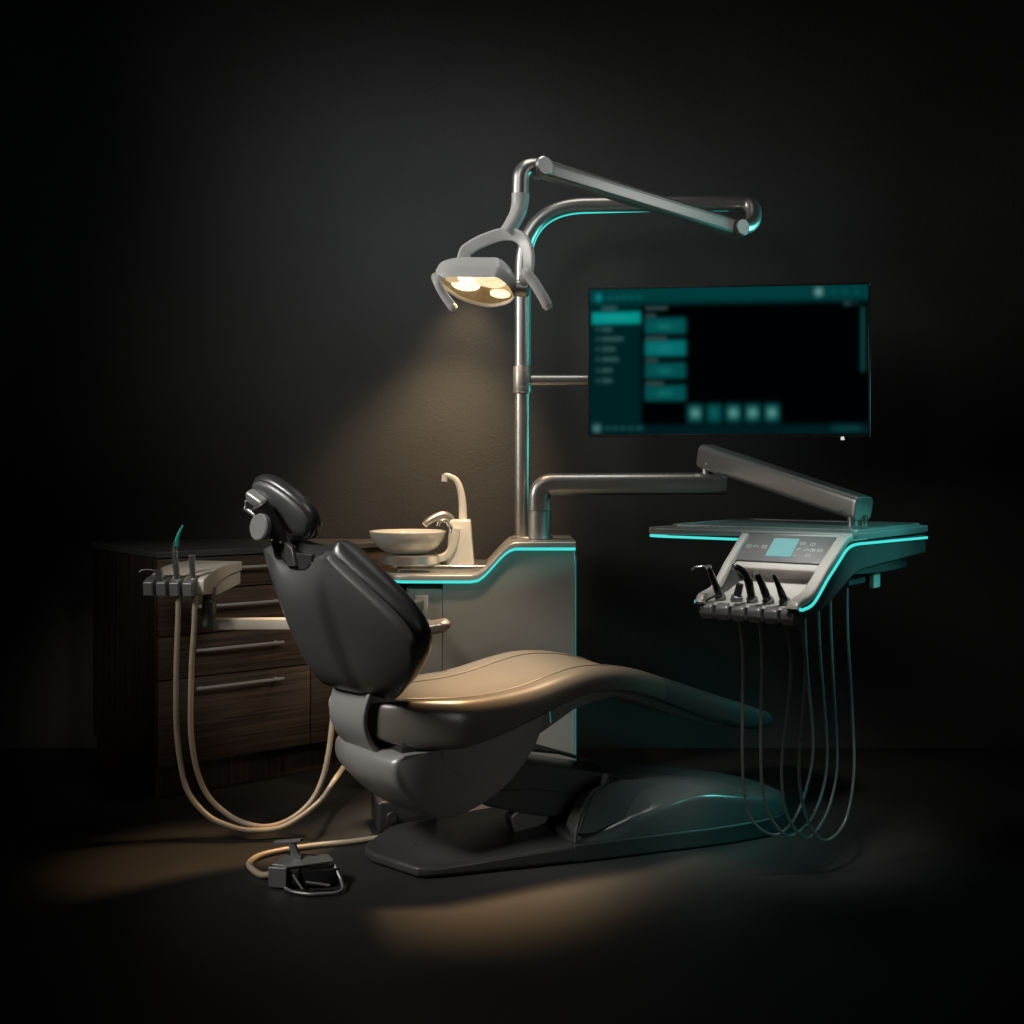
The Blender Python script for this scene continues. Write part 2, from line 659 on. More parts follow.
# teal light line along the lower right of the bend
b = BM()
off = []
for i, p in enumerate(path[:-1]):
    t = (path[min(i + 1, len(path) - 1)] - path[max(i - 1, 0)]).normalized()
    nrm = V((t.z, 0, -t.x))
    off.append(p + nrm * .0308 + V((0, -.004, 0)))
off.append(pat(735, 203.5) + V((0, -.004, -.0308)))
i0 = 0
stp = [p for p in off if p.z > pat(0, 272).z]
k1 = [p for p in stp if p.x < pat(650, 0).x] + [pat(650, 203.5) + V((0, -.004, -.0308))]
tube(b, k1, .0042, 8)
obj('glow_strip', b, M['teal'], lamp)
b = BM()
tube(b, [pat(708, 203.5) + V((0, -.004, -.0308)), pat(728, 203.5) + V((0, -.004, -.0308))], .0036, 8)
obj('glow_strip', b, M['teal2'], lamp)
b = BM()
tube(b, [V((PX + .0306, PY - .004, zc + .06)), V((PX + .0306, PY - .004, pat(0, 272).z))], .0030, 8)  # emissive line added in place of teal rim light along the straight pole
obj('glow_strip', b, M['teal2'], lamp)
# joint at the pole end
J1 = pat(737, 228.5, PY - .14)
J2 = at(540, 168, 4.33)
ax = (J2 - J1).normalized()
sd = ax.cross(V((0, 0, 1))).normalized()
if sd.y > 0:
    sd = -sd
b = BM()
disc(b, J1 - sd * .035, sd, .034, .075)
obj('arm_joint', b, M['satin'], lamp)
# spring arm
b = BM()
sweep(b, [J1 + ax * .012, J1 + ax * .03, J2 - ax * .03, J2 - ax * .012], rrect(.050, .066, .014), scale=[.9, 1, 1, .92])
sa = obj('spring_arm', b, M['satin'], lamp)
b = BM()
up = ax.cross(sd) if ax.cross(sd).z > 0 else sd.cross(ax)
for q in (.016, -.021):
    sweep(b, [J1 + ax * .05 + sd * .0252 + up * q, J2 - ax * .05 + sd * .0252 + up * q], rrect(.003, .003, .001, 2))
obj('seam', b, M['brushed'], sa)
b = BM()
disc(b, J2 - sd * .037, sd, .035, .078)
obj('arm_joint', b, M['satin'], lamp)
# elbow tube down to the yoke
b = BM()
YL = 4.30
tube(b, bend_path([J2 + V((.0, .0, .004)), at(521, 167.5, YL), at(520.5, 194, YL)], .045, 10), .0305, 26)
obj('elbow_tube', b, M['satin'], lamp)
b = BM()
tube(b, smooth_path([at(520.5, 194, YL), at(520, 203, YL), at(517.5, 214, YL - .005), at(511, 226, YL - .01), at(506, 233, YL - .015)], 6), (.0325, .026), 26)
obj('neck_tube', b, M['white'], lamp)

# lamp head
HCN = at(478, 288, 4.22)
dn = V((-.13, -.40, -.90)).normalized()
ux = V((.95, -.20, -.21))
ux = (ux - dn * ux.dot(dn)).normalized()
vx = ux.cross(dn)
if vx.y < 0:
    vx = -vx                     # vx points away from the camera


def hp(x, y, h):
    return HCN + ux * x + vx * y - dn * h


# leaf-shaped outline of the glass, in the lamp's own plane
_o = [V(p) for p in ((-.146, -.018, .029), (-.100, -.047, .031), (-.033, -.062, .032), (.035, -.076, .030), (.070, -.082, .027), (.102, -.052, .009), (.121, -.010, -.013), (.129, .030, -.031), (.097, .076, -.046), (.029, .106, -.051), (-.060, .087, -.030), (-.111, .045, -.004), (-.138, .008, .019))]
LENS = [(p.dot(ux), p.dot(vx)) for p in _o]
_c = [V((x, y, 0)) for x, y in LENS]
_sm = smooth_path(_c + [_c[0]], 5)[:-1]
LCX = sum(p.x for p in _sm) / len(_sm)
LCY = sum(p.y for p in _sm) / len(_sm)


def headring(sc, h, shift=0.):
    return [hp(LCX + (p.x - LCX) * sc, LCY + (p.y - LCY) * sc + shift, h) for p in _sm]


b = BM()
loft(b, [headring(.955, .012), headring(.962, -.001), headring(.985, -.003), headring(1., .001), headring(1.03, .012), headring(1.05, .036), headring(1.045, .0385), headring(1.035, .040), headring(1.030, .0415), headring(1.01, .056), headring(.965, .070), headring(.89, .082), headring(.75, .091), headring(.45, .096)], cap0=False)
hd = obj('lamp_head', b, M['white'], lamp, ang=50)


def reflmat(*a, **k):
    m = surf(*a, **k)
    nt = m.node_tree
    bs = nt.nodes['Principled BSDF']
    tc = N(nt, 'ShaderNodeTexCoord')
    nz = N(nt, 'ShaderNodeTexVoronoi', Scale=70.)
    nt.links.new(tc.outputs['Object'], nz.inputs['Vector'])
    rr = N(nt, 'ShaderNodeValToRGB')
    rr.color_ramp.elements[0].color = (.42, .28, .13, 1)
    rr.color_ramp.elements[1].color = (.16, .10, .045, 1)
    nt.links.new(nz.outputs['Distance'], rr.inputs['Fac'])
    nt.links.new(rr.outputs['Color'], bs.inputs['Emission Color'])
    bs.inputs['Emission Strength'].default_value = .45  # emission added to imitate the bulbs' light on the reflector
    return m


b = BM()
loft(b, [headring(.957, .010), headring(.9, .020), headring(.5, .034), headring(.1, .038)], cap0=False)
obj('reflector', b, reflmat('amber_reflector_glow', (.34, .27, .17), .34, .8, bump=.2, bscale=60, var=.15, vscale=40), hd)
b = BM()
b.faces.new([b.verts.new(p) for p in headring(.955, .0045)])
gm, gnt, gb = newmat('clear_lens')
gnt.nodes.remove(gb)
tr = N(gnt, 'ShaderNodeBsdfTransparent', Color=(.97, .93, .86, 1))
gl = N(gnt, 'ShaderNodeBsdfGlossy', Roughness=.08)
mx = N(gnt, 'ShaderNodeMixShader', Fac=.05)
gnt.links.new(tr.outputs[0], mx.inputs[1])
gnt.links.new(gl.outputs[0], mx.inputs[2])
gnt.links.new(mx.outputs[0], gnt.nodes['Material Output'].inputs['Surface'])
obj('lens', b, gm, hd)


def bulbmat(name, strength):
    m, nt, bs = newmat(name)
    L = nt.links.new
    tc = N(nt, 'ShaderNodeTexCoord')
    vo = N(nt, 'ShaderNodeTexVoronoi', Scale=85.)
    L(tc.outputs['Object'], vo.inputs['Vector'])
    rr = N(nt, 'ShaderNodeValToRGB')
    rr.color_ramp.elements[0].color = (1, .92, .74, 1)
    rr.color_ramp.elements[1].color = (.95, .68, .38, 1)
    rr.color_ramp.elements[1].position = .75
    L(vo.outputs['Distance'], rr.inputs['Fac'])
    L(rr.outputs['Color'], bs.inputs['Emission Color'])
    bs.inputs['Emission Strength'].default_value = strength
    bs.inputs['Base Color'].default_value = (.3, .22, .12, 1)
    return m


for (x, y, rx, ry, st) in ((-.048, .010, .054, .042, 2.2), (.046, -.022, .058, .044, 1.25), (.070, .062, .038, .022, 1.8), (-.088, -.016, .030, .012, .6)):
    b = BM()
    loft(b, [[hp(x + rx * q * math.cos(2 * PI * k / 28), y + ry * q * math.sin(2 * PI * k / 28), hh) for k in range(28)] for q, hh in ((1., .026), (.95, .016), (.7, .0115), (.35, .009))])
    obj('light_element', b, bulbmat('lamp_element_glow', st), hd)
# yoke: flat band arching over the head
b = BM()
pth = smooth_path([hp(-.085, .060, .075), at(464.5, 254, 4.315), at(470, 247.8, 4.315), at(478, 243, 4.31), at(487, 239, 4.305), at(497, 235.6, 4.298), at(506, 234, 4.29), at(514.5, 234.8, 4.28), at(521.5, 238.8, 4.27), at(526.5, 246, 4.258), at(528.8, 256, 4.248), at(528.6, 267, 4.24), at(526.5, 276, 4.23)], 5)
sweep(b, pth, rrect(.046, .020, .007), up=(0, .75, .66))
obj('yoke', b, M['white'], lamp)
b = BM()
disc(b, hp(.130, .02, .022), ux, .030, .045)
obj('pivot', b, M['satin'], lamp)
# side handles
b = BM()
p0 = hp(.150, -.015, .03)
p = smooth_path([p0, p0 + ux * .03 + V((0, -.01, .01)), at(526, 273, 4.13), at(533, 281, 4.12), at(543, 297, 4.11), at(549, 309, 4.11)], 8)
n = len(p)
tube(b, p, [.0185 - (.004 if i > n - 3 else 0) for i in range(n)])
obj('handle', b, M['white'], hd)
b = BM()
p0 = hp(-.146, -.01, .03)
p = smooth_path([p0 + ux * .01, p0 - ux * .010 + V((0, -.01, .0)), at(436.5, 281, 4.17), at(444, 295, 4.165), at(455, 310, 4.16)], 8)
n = len(p)
tube(b, p, [.0125 + (.004 * i / n) - (.006 if i > n - 2 else 0) for i in range(n)])
obj('handle', b, M['white'], hd)

# ================================================================== MONITOR
ML, MR = at(588, 288, 4.83), at(870, 286.5, 4.69)
mt_z, mb_z = at(588, 288, 4.83).z, at(588, 437.5, 4.83).z
mux = V((MR.x - ML.x, MR.y - ML.y, 0))
MW = mux.length
mux.normalize()
muy = V((-mux.y, mux.x, 0))          # backwards
MH = mt_z - mb_z
mc = (V((ML.x, ML.y, 0)) + V((MR.x, MR.y, 0))) / 2
mc.z = (mt_z + mb_z) / 2
mm = basis(mux, muy, V((0, 0, 1)), mc)
mon = thing('monitor', 'wide flat monitor with a dark teal blurred menu screen', 'monitor', mc - V((0, 0, MH / 2)))
b = BM()
box(b, (0, .018, 0), (MW, .030, MH), mm, .003, 2)
obj('back_cover', b, M['blackplastic'], mon)
b = BM()
t = .0075
for (c, s_) in (((0, -.001, MH / 2 - t / 2), (MW, .012, t)), ((0, -.001, -MH / 2 + .006), (MW, .012, .012))):
    box(b, c, s_, mm, .001, 1)
for sx in (-1, 1):
    box(b, (sx * (MW / 2 - t / 2), -.001, -.002), (t, .0118, MH - .0215), mm, .001, 1)
obj('bezel', b, M['bezel'], mon)


def sbox(x, y, x0, x1, y0, y1, s=5.):
    def e(d):
        return .5 * (1 + math.erf(d / (1.414 * s)))
    return (e(x - x0) - e(x - x1)) * (e(y - y0) - e(y - y1))


ITEMS = []


def I(x0, x1, y0, y1, c, a=1., s=4.5):
    ITEMS.append((x0, x1, y0, y1, lin(c)[:3], a, s * 1.6))


I(60, 245, 100, 520, (0, 42, 43), 1, 4)
I(60, 960, 480, 530, (1, 36, 41), 1, 5)
I(60, 960, 30, 104, (1, 70, 71), 1, 5)
I(92, 243, 129, 165, (8, 170, 163), 1, 3.5)
I(122, 205, 144, 149, (60, 200, 190), .35, 4)
for y, w in ((117, 60), (182, 45), (212, 80), (243, 55), (275, 65), (309, 45), (341, 45)):
    I(122, 122 + w - 12, y - 4, y + 4, (95, 160, 158), .5, 4)
    if y > 120:
        I(105, 114, y - 4, y + 4, (95, 160, 158), .45, 4)
I(104, 121, 72, 94, (25, 165, 165), .9, 4.5)
for k in range(5):
    I(138 + k * 23, 155 + k * 23, 79, 88, (25, 130, 128), .6, 4)
I(778, 797, 67, 88, (125, 190, 185), .95, 4.5)
for x in (832, 866, 902):
    I(x - 8, x + 8, 71, 84, (20, 110, 108), .55, 4)
for y0, c in ((150, (7, 98, 98)), (219, (9, 128, 127)), (288, (7, 92, 92)), (357, (7, 94, 94))):
    I(258, 383, y0, y0 + 47, c, 1, 4)
    I(298, 340, y0 + 20, y0 + 29, (40, 165, 160), .55, 5)
for y, w in ((119, 68), (142, 32), (212, 66), (280, 38), (351, 55)):
    I(259, 259 + w, y - 5, y + 4, (85, 120, 120), .55, 3.5)
for k in range(5):
    x = 390 + k * 58.5
    I(x, x + 45, 417, 472, (6, 84, 84), 1, 4.5)
    if k != 1:
        I(x + 12, x + 34, 432, 455, (120, 200, 192), .75, 5)
    else:
        I(x + 17, x + 28, 432, 455, (40, 150, 145), .5, 5)
I(97, 117, 479, 499, (100, 165, 165), .8, 4.5)
for k in range(4):
    I(132 + k * 24, 150 + k * 24, 484, 494, (45, 115, 115), .6, 4)
I(228, 252, 484, 494, (45, 115, 115), .6, 4)
I(828, 915, 486, 496, (30, 95, 95), .7, 5)
I(916, 924, 125, 320, (30, 95, 92), .9, 4)
I(864, 884, 108, 119, (70, 105, 105), .6, 4)
I(894, 904, 108, 119, (50, 85, 85), .4, 4)
GX, GY = 300, 158
b = BM()
lay = b.verts.layers.float_color.new('screen')
vg = []
for j in range(GY + 1):
    row = []
    for i in range(GX + 1):
        x = 85 + (935 - 85) * i / GX
        y = 58 + (508 - 58) * j / GY
        v = b.verts.new(mm @ V(((i / GX - .5) * (MW - 2 * t), -.0005, (.5 - j / GY) * (MH - t - .012) + (.012 - t) / 2)))
        c = V((.0002, .0007, .0011))
        for (x0, x1, y0, y1, cc, a, s_) in ITEMS:
            if x0 - 18 < x < x1 + 18 and y0 - 18 < y < y1 + 18:
                w = a * sbox(x, y, x0, x1, y0, y1, s_)
                c = c * (1 - w) + V(cc) * w
        v[lay] = (c.x, c.y, c.z, 1)
        row.append(v)
    vg.append(row)
for j in range(GY):
    for i in range(GX):
        b.faces.new((vg[j][i], vg[j][i + 1], vg[j + 1][i + 1], vg[j + 1][i]))
sm, snt, sb = newmat('screen_glow')
an = N(snt, 'ShaderNodeAttribute')
an.attribute_name = 'screen'
snt.links.new(an.outputs['Color'], sb.inputs['Emission Color'])
sb.inputs['Emission Strength'].default_value = .64
sb.inputs['Base Color'].default_value = (0, 0, 0, 1)
sb.inputs['Roughness'].default_value = .5
sb.inputs['Specular IOR Level'].default_value = 0.
obj('screen', b, sm, mon)
b = BM()
box(b, (MW * .5 - .104, .0, -MH / 2 - .011), (.015, .008, .004), mm, .001, 1)
box(b, (MW * .5 - .104, .006, -MH / 2 - .006), (.012, .004, .012), mm, .001, 1)
obj('standby_light', b, M['led'], mon)
b = BM()
zA = pat(0, 380.5).z
tube(b, bend_path([V((PX + .034, PY, zA)), V((mc.x - .12, PY, zA)), V((mc.x, mc.y + .05, zA))], .05, 6), .0235, 22)
obj('support_arm', b, M['satin'], mon)
b = BM()
box(b, (0, .044, zA - mc.z), (.16, .018, .14), mm, .004, 2)
obj('mount_plate', b, M['blackplastic'], mon)

# ================================================================== DELIVERY CONSOLE
Q = V((.9318, 3.43, 0))
U = V((.788, -.616, 0)).normalized()
W = V((.616, .788, 0)).normalized()
con = thing('instrument_console', 'teal-edged instrument console hanging from a jointed metal arm', 'dental console', (Q.x, Q.y, .78))
tm = basis(U, W, V((0, 0, 1)), Q)     # x = along the front (to the right), y = to the back
# --- arm
AY = 4.74
b = BM()
zt = at(0, 484.5, AY).z
xa = at(540, 0, AY).x
tube(b, [V((xa, AY + .02, .929)), V((xa, AY + .02, at(0, 511, AY).z))], .0455, 30)
obj('support_post', b, M['satin'], con)
b = BM()
bx1 = at(725, 0, AY - .03).x
pth = bend_path([V((xa, AY + .02, at(0, 510.5, AY).z)), V((xa, AY + .02, zt)), V((bx1 - .02, AY - .02, zt + .004)), V((bx1, AY - .02, zt + .004))], [.055, .004], 10)
sweep(b, pth, rrect(.088, .086, .030, 6), up=(-1, 0, 0))
obj('swing_beam', b, M['satin'], con)
S0 = at(707, 456.5, AY - .03)
S1 = at(864, 509, 3.98)
b = BM()
tube(b, [V((S0.x - .0, S0.y, S0.z - .02)), V((S0.x, S0.y, zt + .02))], .020, 18)
tube(b, [V((S0.x + .035, S0.y - .005, S0.z - .035)), V((S0.x + .035, S0.y - .005, zt + .02))], .012, 14)
obj('arm_pivot', b, M['satin'], con)
ax = (S1 - S0).normalized()
b = BM()
sweep(b, [S0 - ax * .012, S0 - ax * .004, S1 - ax * .015, S1 - ax * .004, S1], rrect(.082, .088, .022, 6), up=(0, 0, 1), scale=[.93, 1.08, .96, .95, .88])
sa = obj('spring_arm', b, M['satin'], con)
sd = ax.cross(V((0, 0, 1))).normalized()
if sd.y > 0:
    sd = -sd
upv = sd.cross(ax)
upv = upv if upv.z > 0 else -upv
b = BM()
for q, l in ((S0 + ax * .045, -.022), (S1 - ax * .06, -.022)):
    b = BM()
    disc(b, q + sd * .0405 + upv * l, sd, .0055, .004, 16)
    obj('screw', b, M['chrome'], sa)
b = BM()
tube(b, [V((S1.x - .03, S1.y + .02, S1.z - .02)), V((S1.x - .03, S1.y + .02, 1.0))], .020, 18)
tube(b, [V((S1.x + .005, S1.y + .01, S1.z - .02)), V((S1.x + .005, S1.y + .01, 1.0))], .010, 14)
obj('tray_pivot', b, M['chrome'], con)
# --- table plate
UL = -.700
VB = .80
ZT = 1.012


def plate_poly(u0, u1, v0, v1, r, n=6):
    out = []
    for cx, cy, a0 in ((u1 - r, v1 - r, 0), (u0 + r, v1 - r, 90), (u0 + r, v0 + r, 180), (u1 - r * .4, v0 + r * .4, 270)):
        rr = r if a0 != 270 else r * .4
        for k in range(n + 1):
            a = math.radians(a0 + 90 * k / n)
            out.append((cx + rr * math.cos(a), cy + rr * math.sin(a)))
    return out


def plate(poly, z0, z1, inset=0.):
    b = BM()
    loft(b, [[tm @ V((x, y, z)) for x, y in poly] for z in (z0, z1)])
    return b


pp = plate_poly(UL, 0., .072, VB, .06)
pp = [p for p in pp if not (p[0] > -.1 and p[1] < .15)] + [(0., .105), (-.350, .105), (-.350, .074)]
k = min(range(len(pp)), key=lambda i: -pp[i][0] * 10 + (pp[i][1] if pp[i][0] > -.01 else 99))
ctr = (-.33, .3)
pp.sort(key=lambda p: math.atan2(p[1] - ctr[1], p[0] - ctr[0]))
obj('tray_table', plate(pp, ZT - .021, ZT + .002), M['consoletop'], con, bevel=.005)
# raised rim along the back edges
b = BM()
rp = [tm @ V((x, y, ZT + .004)) for x, y in plate_poly(UL + .03, -.03, .20, VB - .03, .04)]
sweep(b, rp + [rp[0]], rrect(.012, .010, .003, 3))
obj('tray_rim', b, M['consoletop'], con)
b = plate(plate_poly(UL + .045, -.045, .215, VB - .045, .035), ZT + .0025, ZT + .005)
obj('tray_mat', b, M['strap'], con)
# strip below the table along the left front and the left end
b = BM()
pts = [(UL + .006, VB - .1), (UL + .006, .132), (UL + .02, .092), (UL + .06, .078), (-.352, .078)]
sweep(b, [tm @ V((x, y, ZT - .0265)) for x, y in pts], rrect(.006, .008, .002, 3))
obj('glow_strip', b, M['teal'], con)
# --- body: outline in (v, z), extruded across the front
glow_t = [(.74, .974), (.25, .980), (.15, .981), (.094, .977), (.055, .965), (.020, .945), (-.02, .922), (-.073, .892), (-.115, .864), (-.152, .841), (-.18, .829), (-.21, .824), (-.245, .822), (-.258, .826)]
outer = [(.735, .984), (.25, .986), (.15, .987), (.098, .984), (.060, .973), (.025, .954), (-.015, .931), (-.068, .901), (-.110, .872), (-.148, .849), (-.178, .837), (-.21, .832), (-.245, .830), (-.262, .834)]
inner = [(-.268, .818), (-.250, .806), (-.20, .800), (-.151, .803), (-.07, .820), (.007, .848), (.10, .885), (.20, .905), (.60, .920), (.735, .925)]


def cr(pts, n=5):
    return [(p.x, p.z) for p in smooth_path([V((x, 0, z)) for x, z in pts], n)]


side_poly = cr(outer) + cr(inner)


def lu(z):
    """the left side leans in towards the bottom"""
    return -.350 + .034 * min(1, max(0, (1.0 - z) / .18))


def sideframe(u0, u1, poly):
    b = BM()
    loft(b, [[tm @ V((u, v, z)) for v, z in poly] for u in (u0, u1)])
    return b


BU0, BU1 = -.352, -.0
obj('side_panel', sideframe(BU1 - .026, BU1 - .002, side_poly), M['consoledark'], con, bevel=.003)
b = BM()
loft(b, [[tm @ V((lu(z) + d, v, z)) for v, z in side_poly] for d in (.002, .024)])
obj('side_panel', b, M['consoledark'], con, bevel=.003)
# silver edging that runs over each side panel's front edge, and the glowing line beside it
edge = cr([(.22, 1.001), (.14, 1.001), (.095, .999), (.062, .988), (.028, .969), (-.012, .946), (-.064, .917), (-.106, .889), (-.145, .866), (-.176, .852), (-.21, .845), (-.240, .840), (-.256, .833), (-.262, .822)], 6)
for sg in (1, -1):
    b = BM()
    wd_, th_ = (.034, .022) if sg > 0 else (.024, .022)
    rings = []
    for i, (v, z) in enumerate(edge):
        a_, c_ = edge[max(i - 1, 0)], edge[min(i + 1, len(edge) - 1)]
        d = V((0, c_[0] - a_[0], c_[1] - a_[1])).normalized()
        nn = V((0, d.z, -d.y))
        nn = nn if nn.z - nn.y > 0 else -nn
        u = (BU1 - .017) if sg > 0 else lu(z) + .018
        rings.append([tm @ (V((u, v, z)) + V((1, 0, 0)) * x + nn * y) for x, y in rrect(wd_, th_, .006, 4)])
    loft(b, rings)
    obj('side_edging', b, M['consolewhite'], con)
glow = cr(glow_t, 6)
b = BM()
sweep(b, [tm @ V((BU1 + .0005, v, z)) for v, z in glow], rrect(.006, .008, .002, 3), up=(0, 0, 1))
obj('glow_strip', b, M['teal'], con)
b = BM()
sweep(b, [tm @ V((lu(z) - .0005, v, z)) for v, z in glow if v < -.225], rrect(.006, .010, .002, 3), up=(0, 0, 1))
obj('glow_strip', b, M['teal'], con)
# undertray box behind
b = BM()
poly = [(.66, .950), (.10, .950)] + cr([(.07, .905), (.12, .895), (.22, .884), (.40, .878), (.64, .880)], 4)
loft(b, [[tm @ V((u, v, z)) for v, z in poly] for u in (BU0 + .03, BU1 - .03)])
obj('under_housing', b, M['consoledark'], con, bevel=.004)
# inside of the console: control panel, recess and lower lip as one ribbon
ribbon = [(.12, ZT - .016), (.075, ZT - .022), (.045, ZT - .034)]
face0, face1 = (.040, ZT - .040), (-.052, .893)
rb = [(.13, ZT - .003), (.10, ZT - .003), (.082, ZT - .009), (-.030, .921), (-.036, .908), (-.004, .896), (.006, .880), (-.012, .868), (-.10, .846), (-.17, .834), (-.235, .827), (-.25, .818), (-.235, .806), (-.15, .808), (-.02, .85), (.10, .90)]
b = BM()
loft(b, [[tm @ V((lu(z) + .022, v, z)) for v, z in rb], [tm @ V((BU1 - .03, v, z)) for v, z in rb]])
obj('console_body', b, M['consolewhite'], con, bevel=.004)
# glossy control panel on the sloping face
fa, fb = V((0, .080, ZT - .010)), V((0, -.029, .921))
fy = (fa - fb).normalized()
fz = V((1, 0, 0)).cross(fy)
if fz.y > 0:
    fz = -fz
fm = tm @ basis(V((1, 0, 0)), fy, fz, (fa + fb) / 2 + V((-.174, 0, 0)))
FH = (fa - fb).length
b = BM()
box(b, (0, .002, .003), (.276, FH * .90, .008), fm, .002, 2)
cp = obj('control_panel', b, M['panelgrey'], con)
b = BM()
box(b, (-.008, .003, .0085), (.080, FH * .60, .004), fm, .001, 1)
obj('display', b, M['display'], cp)


def icon(kind, x, y, s=.0085):
    b = BM()
    mat = fm @ Matrix.Translation((x, y, .0078))
    if kind == 'square':
        sweep(b, [mat @ V((px * s, py * s, 0)) for px, py in rrect(2, 1.7, .5, 3) + [rrect(2, 1.7, .5, 3)[0]]], rrect(.0016, .0010, .0004, 1), up=fm.to_3x3() @ V((0, 0, 1)))
        sweep(b, [mat @ V((-.4 * s, 0, 0)), mat @ V((.45 * s, .1 * s, 0))], rrect(.0018, .0010, .0004, 1), up=fm.to_3x3() @ V((0, 0, 1)))
    elif kind == 'arch':
        sweep(b, [mat @ V((s * math.cos(a), s * (math.sin(a) * 1.2 - .5), 0)) for a in [PI * k / 10 for k in range(11)]], rrect(.0016, .0010, .0004, 1), up=fm.to_3x3() @ V((0, 0, 1)))
        sweep(b, [mat @ V((-.5 * s, -.5 * s, 0)), mat @ V((-.1 * s, .0, 0))], rrect(.0016, .0010, .0004, 1), up=fm.to_3x3() @ V((0, 0, 1)))
    elif kind == 'slash':
        sweep(b, [mat @ V((-.7 * s, -.7 * s, 0)), mat @ V((.7 * s, .7 * s, 0))], rrect(.0018, .0010, .0004, 1), up=fm.to_3x3() @ V((0, 0, 1)))
        sweep(b, [mat @ V((-.5 * s, .2 * s, 0)), mat @ V((.1 * s, .8 * s, 0))], rrect(.0014, .0010, .0004, 1), up=fm.to_3x3() @ V((0, 0, 1)))
    else:
        for q in (-.5, .5):
            sweep(b, [mat @ V((px * s * .55 + q * s * 1.1, py * s, 0)) for px, py in rrect(1.6, 1.7, .4, 3) + [rrect(1.6, 1.7, .4, 3)[0]]], rrect(.0014, .0010, .0004, 1), up=fm.to_3x3() @ V((0, 0, 1)))
        sweep(b, [mat @ V((-.9 * s, 0, 0)), mat @ V((.9 * s, 0, 0))], rrect(.0014, .0010, .0004, 1), up=fm.to_3x3() @ V((0, 0, 1)))
    obj('touch_icon', b, M['icon'], cp)


for kind, x, y in (('square', -.118, .004), ('arch', -.095, .004), ('square', -.067, .004), ('square', .048, .026), ('square', .080, .024), ('slash', .044, .0), ('arch', .069, -.003), ('double', .089, -.003), ('square', .111, -.003), ('square', .083, -.027), ('slash', .043, -.030)):
    icon(kind, x, y, .0072 if kind != 'slash' or y > -.02 else .004)
# holder blocks under the lip, with the rest cups
NB = 6
blockw = .0495
slots = []
for k in range(NB):
    u = -.309 + blockw * (k + .5)
    b = BM()
    poly = [(-.20, .802), (-.246, .800), (-.262, .790), (-.262, .768), (-.25, .752), (-.20, .756), (-.15, .774)]
    poly = [(v, z + .025) for v, z in poly]
    loft(b, [[tm @ V((uu, v, z)) for v, z in poly] for uu in (u - blockw * .40, u + blockw * .40)])
    obj('holder_block', b, M['strap'], con, bevel=.006)
    if k < NB - 1:
        slots.append(u + blockw * .5)
# cable box at the back, underneath
b = BM()
box(b, (-.07, .46, .862), (.016, .055, .075), tm, .003, 2)
obj('cable_box', b, M['consolewhite'], con)
b = BM()
box(b, (-.20, .40, .865), (.22, .20, .05), tm, .004, 2)
obj('hose_manifold', b, M['consoledark'], con)


# ---- handpieces with hoses
def handpiece(label, base, tip_pts, r0, r1, hose=None, hook=False, stub=False, hose_r=.0046):
    t = thing('handpiece', label, 'handpiece', base, 'instruments in the teal-lit console')
    b = BM()
    p = smooth_path([base] + tip_pts, 7)
    n = len(p)
    rad = []
    for i in range(n):
        f = i / (n - 1)
        rad.append(r0 + (r1 - r0) * f + (.0012 * math.sin(PI * min(1, f * 2.2)) if not stub else 0))
    tube(b, p, rad, 16)
    body = obj('handle', b, M['blackgloss'] if not stub else M['blackplastic'], t)
    b = BM()
    d = (p[1] - p[0]).normalized()
    disc(b, p[0] - d * .006, d, r0 + .005, .018, 24)
    obj('grip_ring', b, M['panelgrey'], t)
    if not stub:
        b = BM()
        d = (p[-1] - p[-2]).normalized()
        disc(b, p[-1] - d * .004, d, r1 + .001, .007, 16)
        obj('head', b, M['chrome'], t)
    if hook:
        b = BM()
        q = p[-1]
        tube(b, smooth_path([q, q + U * -.016 + V((0, 0, .001)), q + U * -.036 - W * .012 + V((0, 0, -.002)), q + U * -.046 - W * .015 + V((0, 0, -.010))], 5), .0028, 10)
        obj('nozzle', b, M['chrome'], t)
    if hose:
        b = BM()
        tube(b, smooth_path(hose, 9), hose_r, 12)
        obj('hose', b, M['greyhose'], t)
    return t


def hz_(pts, ys):
    n = len(pts)
    out = []
    for i, (x, y) in enumerate(pts):
        f = i / (n - 1)
        out.append(at(x, y, ys[0] + (ys[1] - ys[0]) * (f * f * (3 - 2 * f))))
    return out


def sp(k, v=-.215, z=.834):
    return tm @ V((slots[k], v, z))


hA = hz_([(737, 608), (741, 632), (743, 657), (742.5, 710), (742.5, 768), (745.5, 800), (754, 823), (774, 835), (790, 825), (801, 805), (811, 768), (813, 735), (809, 690), (806, 650), (805, 612)], (3.42, 3.62))
hB = hz_([(758, 612), (761.5, 640), (762, 668), (761, 710), (761, 768), (764, 798), (772, 820), (788, 836), (803, 828), (815, 812), (825, 780), (827, 745), (823.5, 695), (820, 650), (818, 600)], (3.40, 3.64))
hC = hz_([(781, 614), (788, 637), (791, 665), (787, 715), (782, 758), (783, 797), (791, 823), (807, 838), (822, 822), (832, 797), (837, 762), (835, 710), (832.5, 665), (831, 630), (830, 592)], (3.38, 3.68))
hD = hz_([(797, 614), (803, 640), (805.5, 668), (802, 720), (799, 768), (802, 800), (811, 828), (825, 840.5), (840, 830), (849, 808), (854, 768), (852.5, 715), (849.5, 665), (847.5, 630), (847, 588)], (3.36, 3.72))
def tipat(px, py, Y):
    return at(px, py, Y)
s0, s1, s2, s3, s4 = (sp(k) for k in range(5))
handpiece('black syringe handpiece with a thin bent metal nozzle, first in the console', s0, [at(714.5, 582.5, s0.y - .03), at(708.5, 567, s0.y - .05)], .0105, .0080, hA, hook=True)
handpiece('short black plug seated in the second console slot, no instrument on it', s1, [at(740, 584, s1.y - .01)], .012, .0105, None, stub=True)
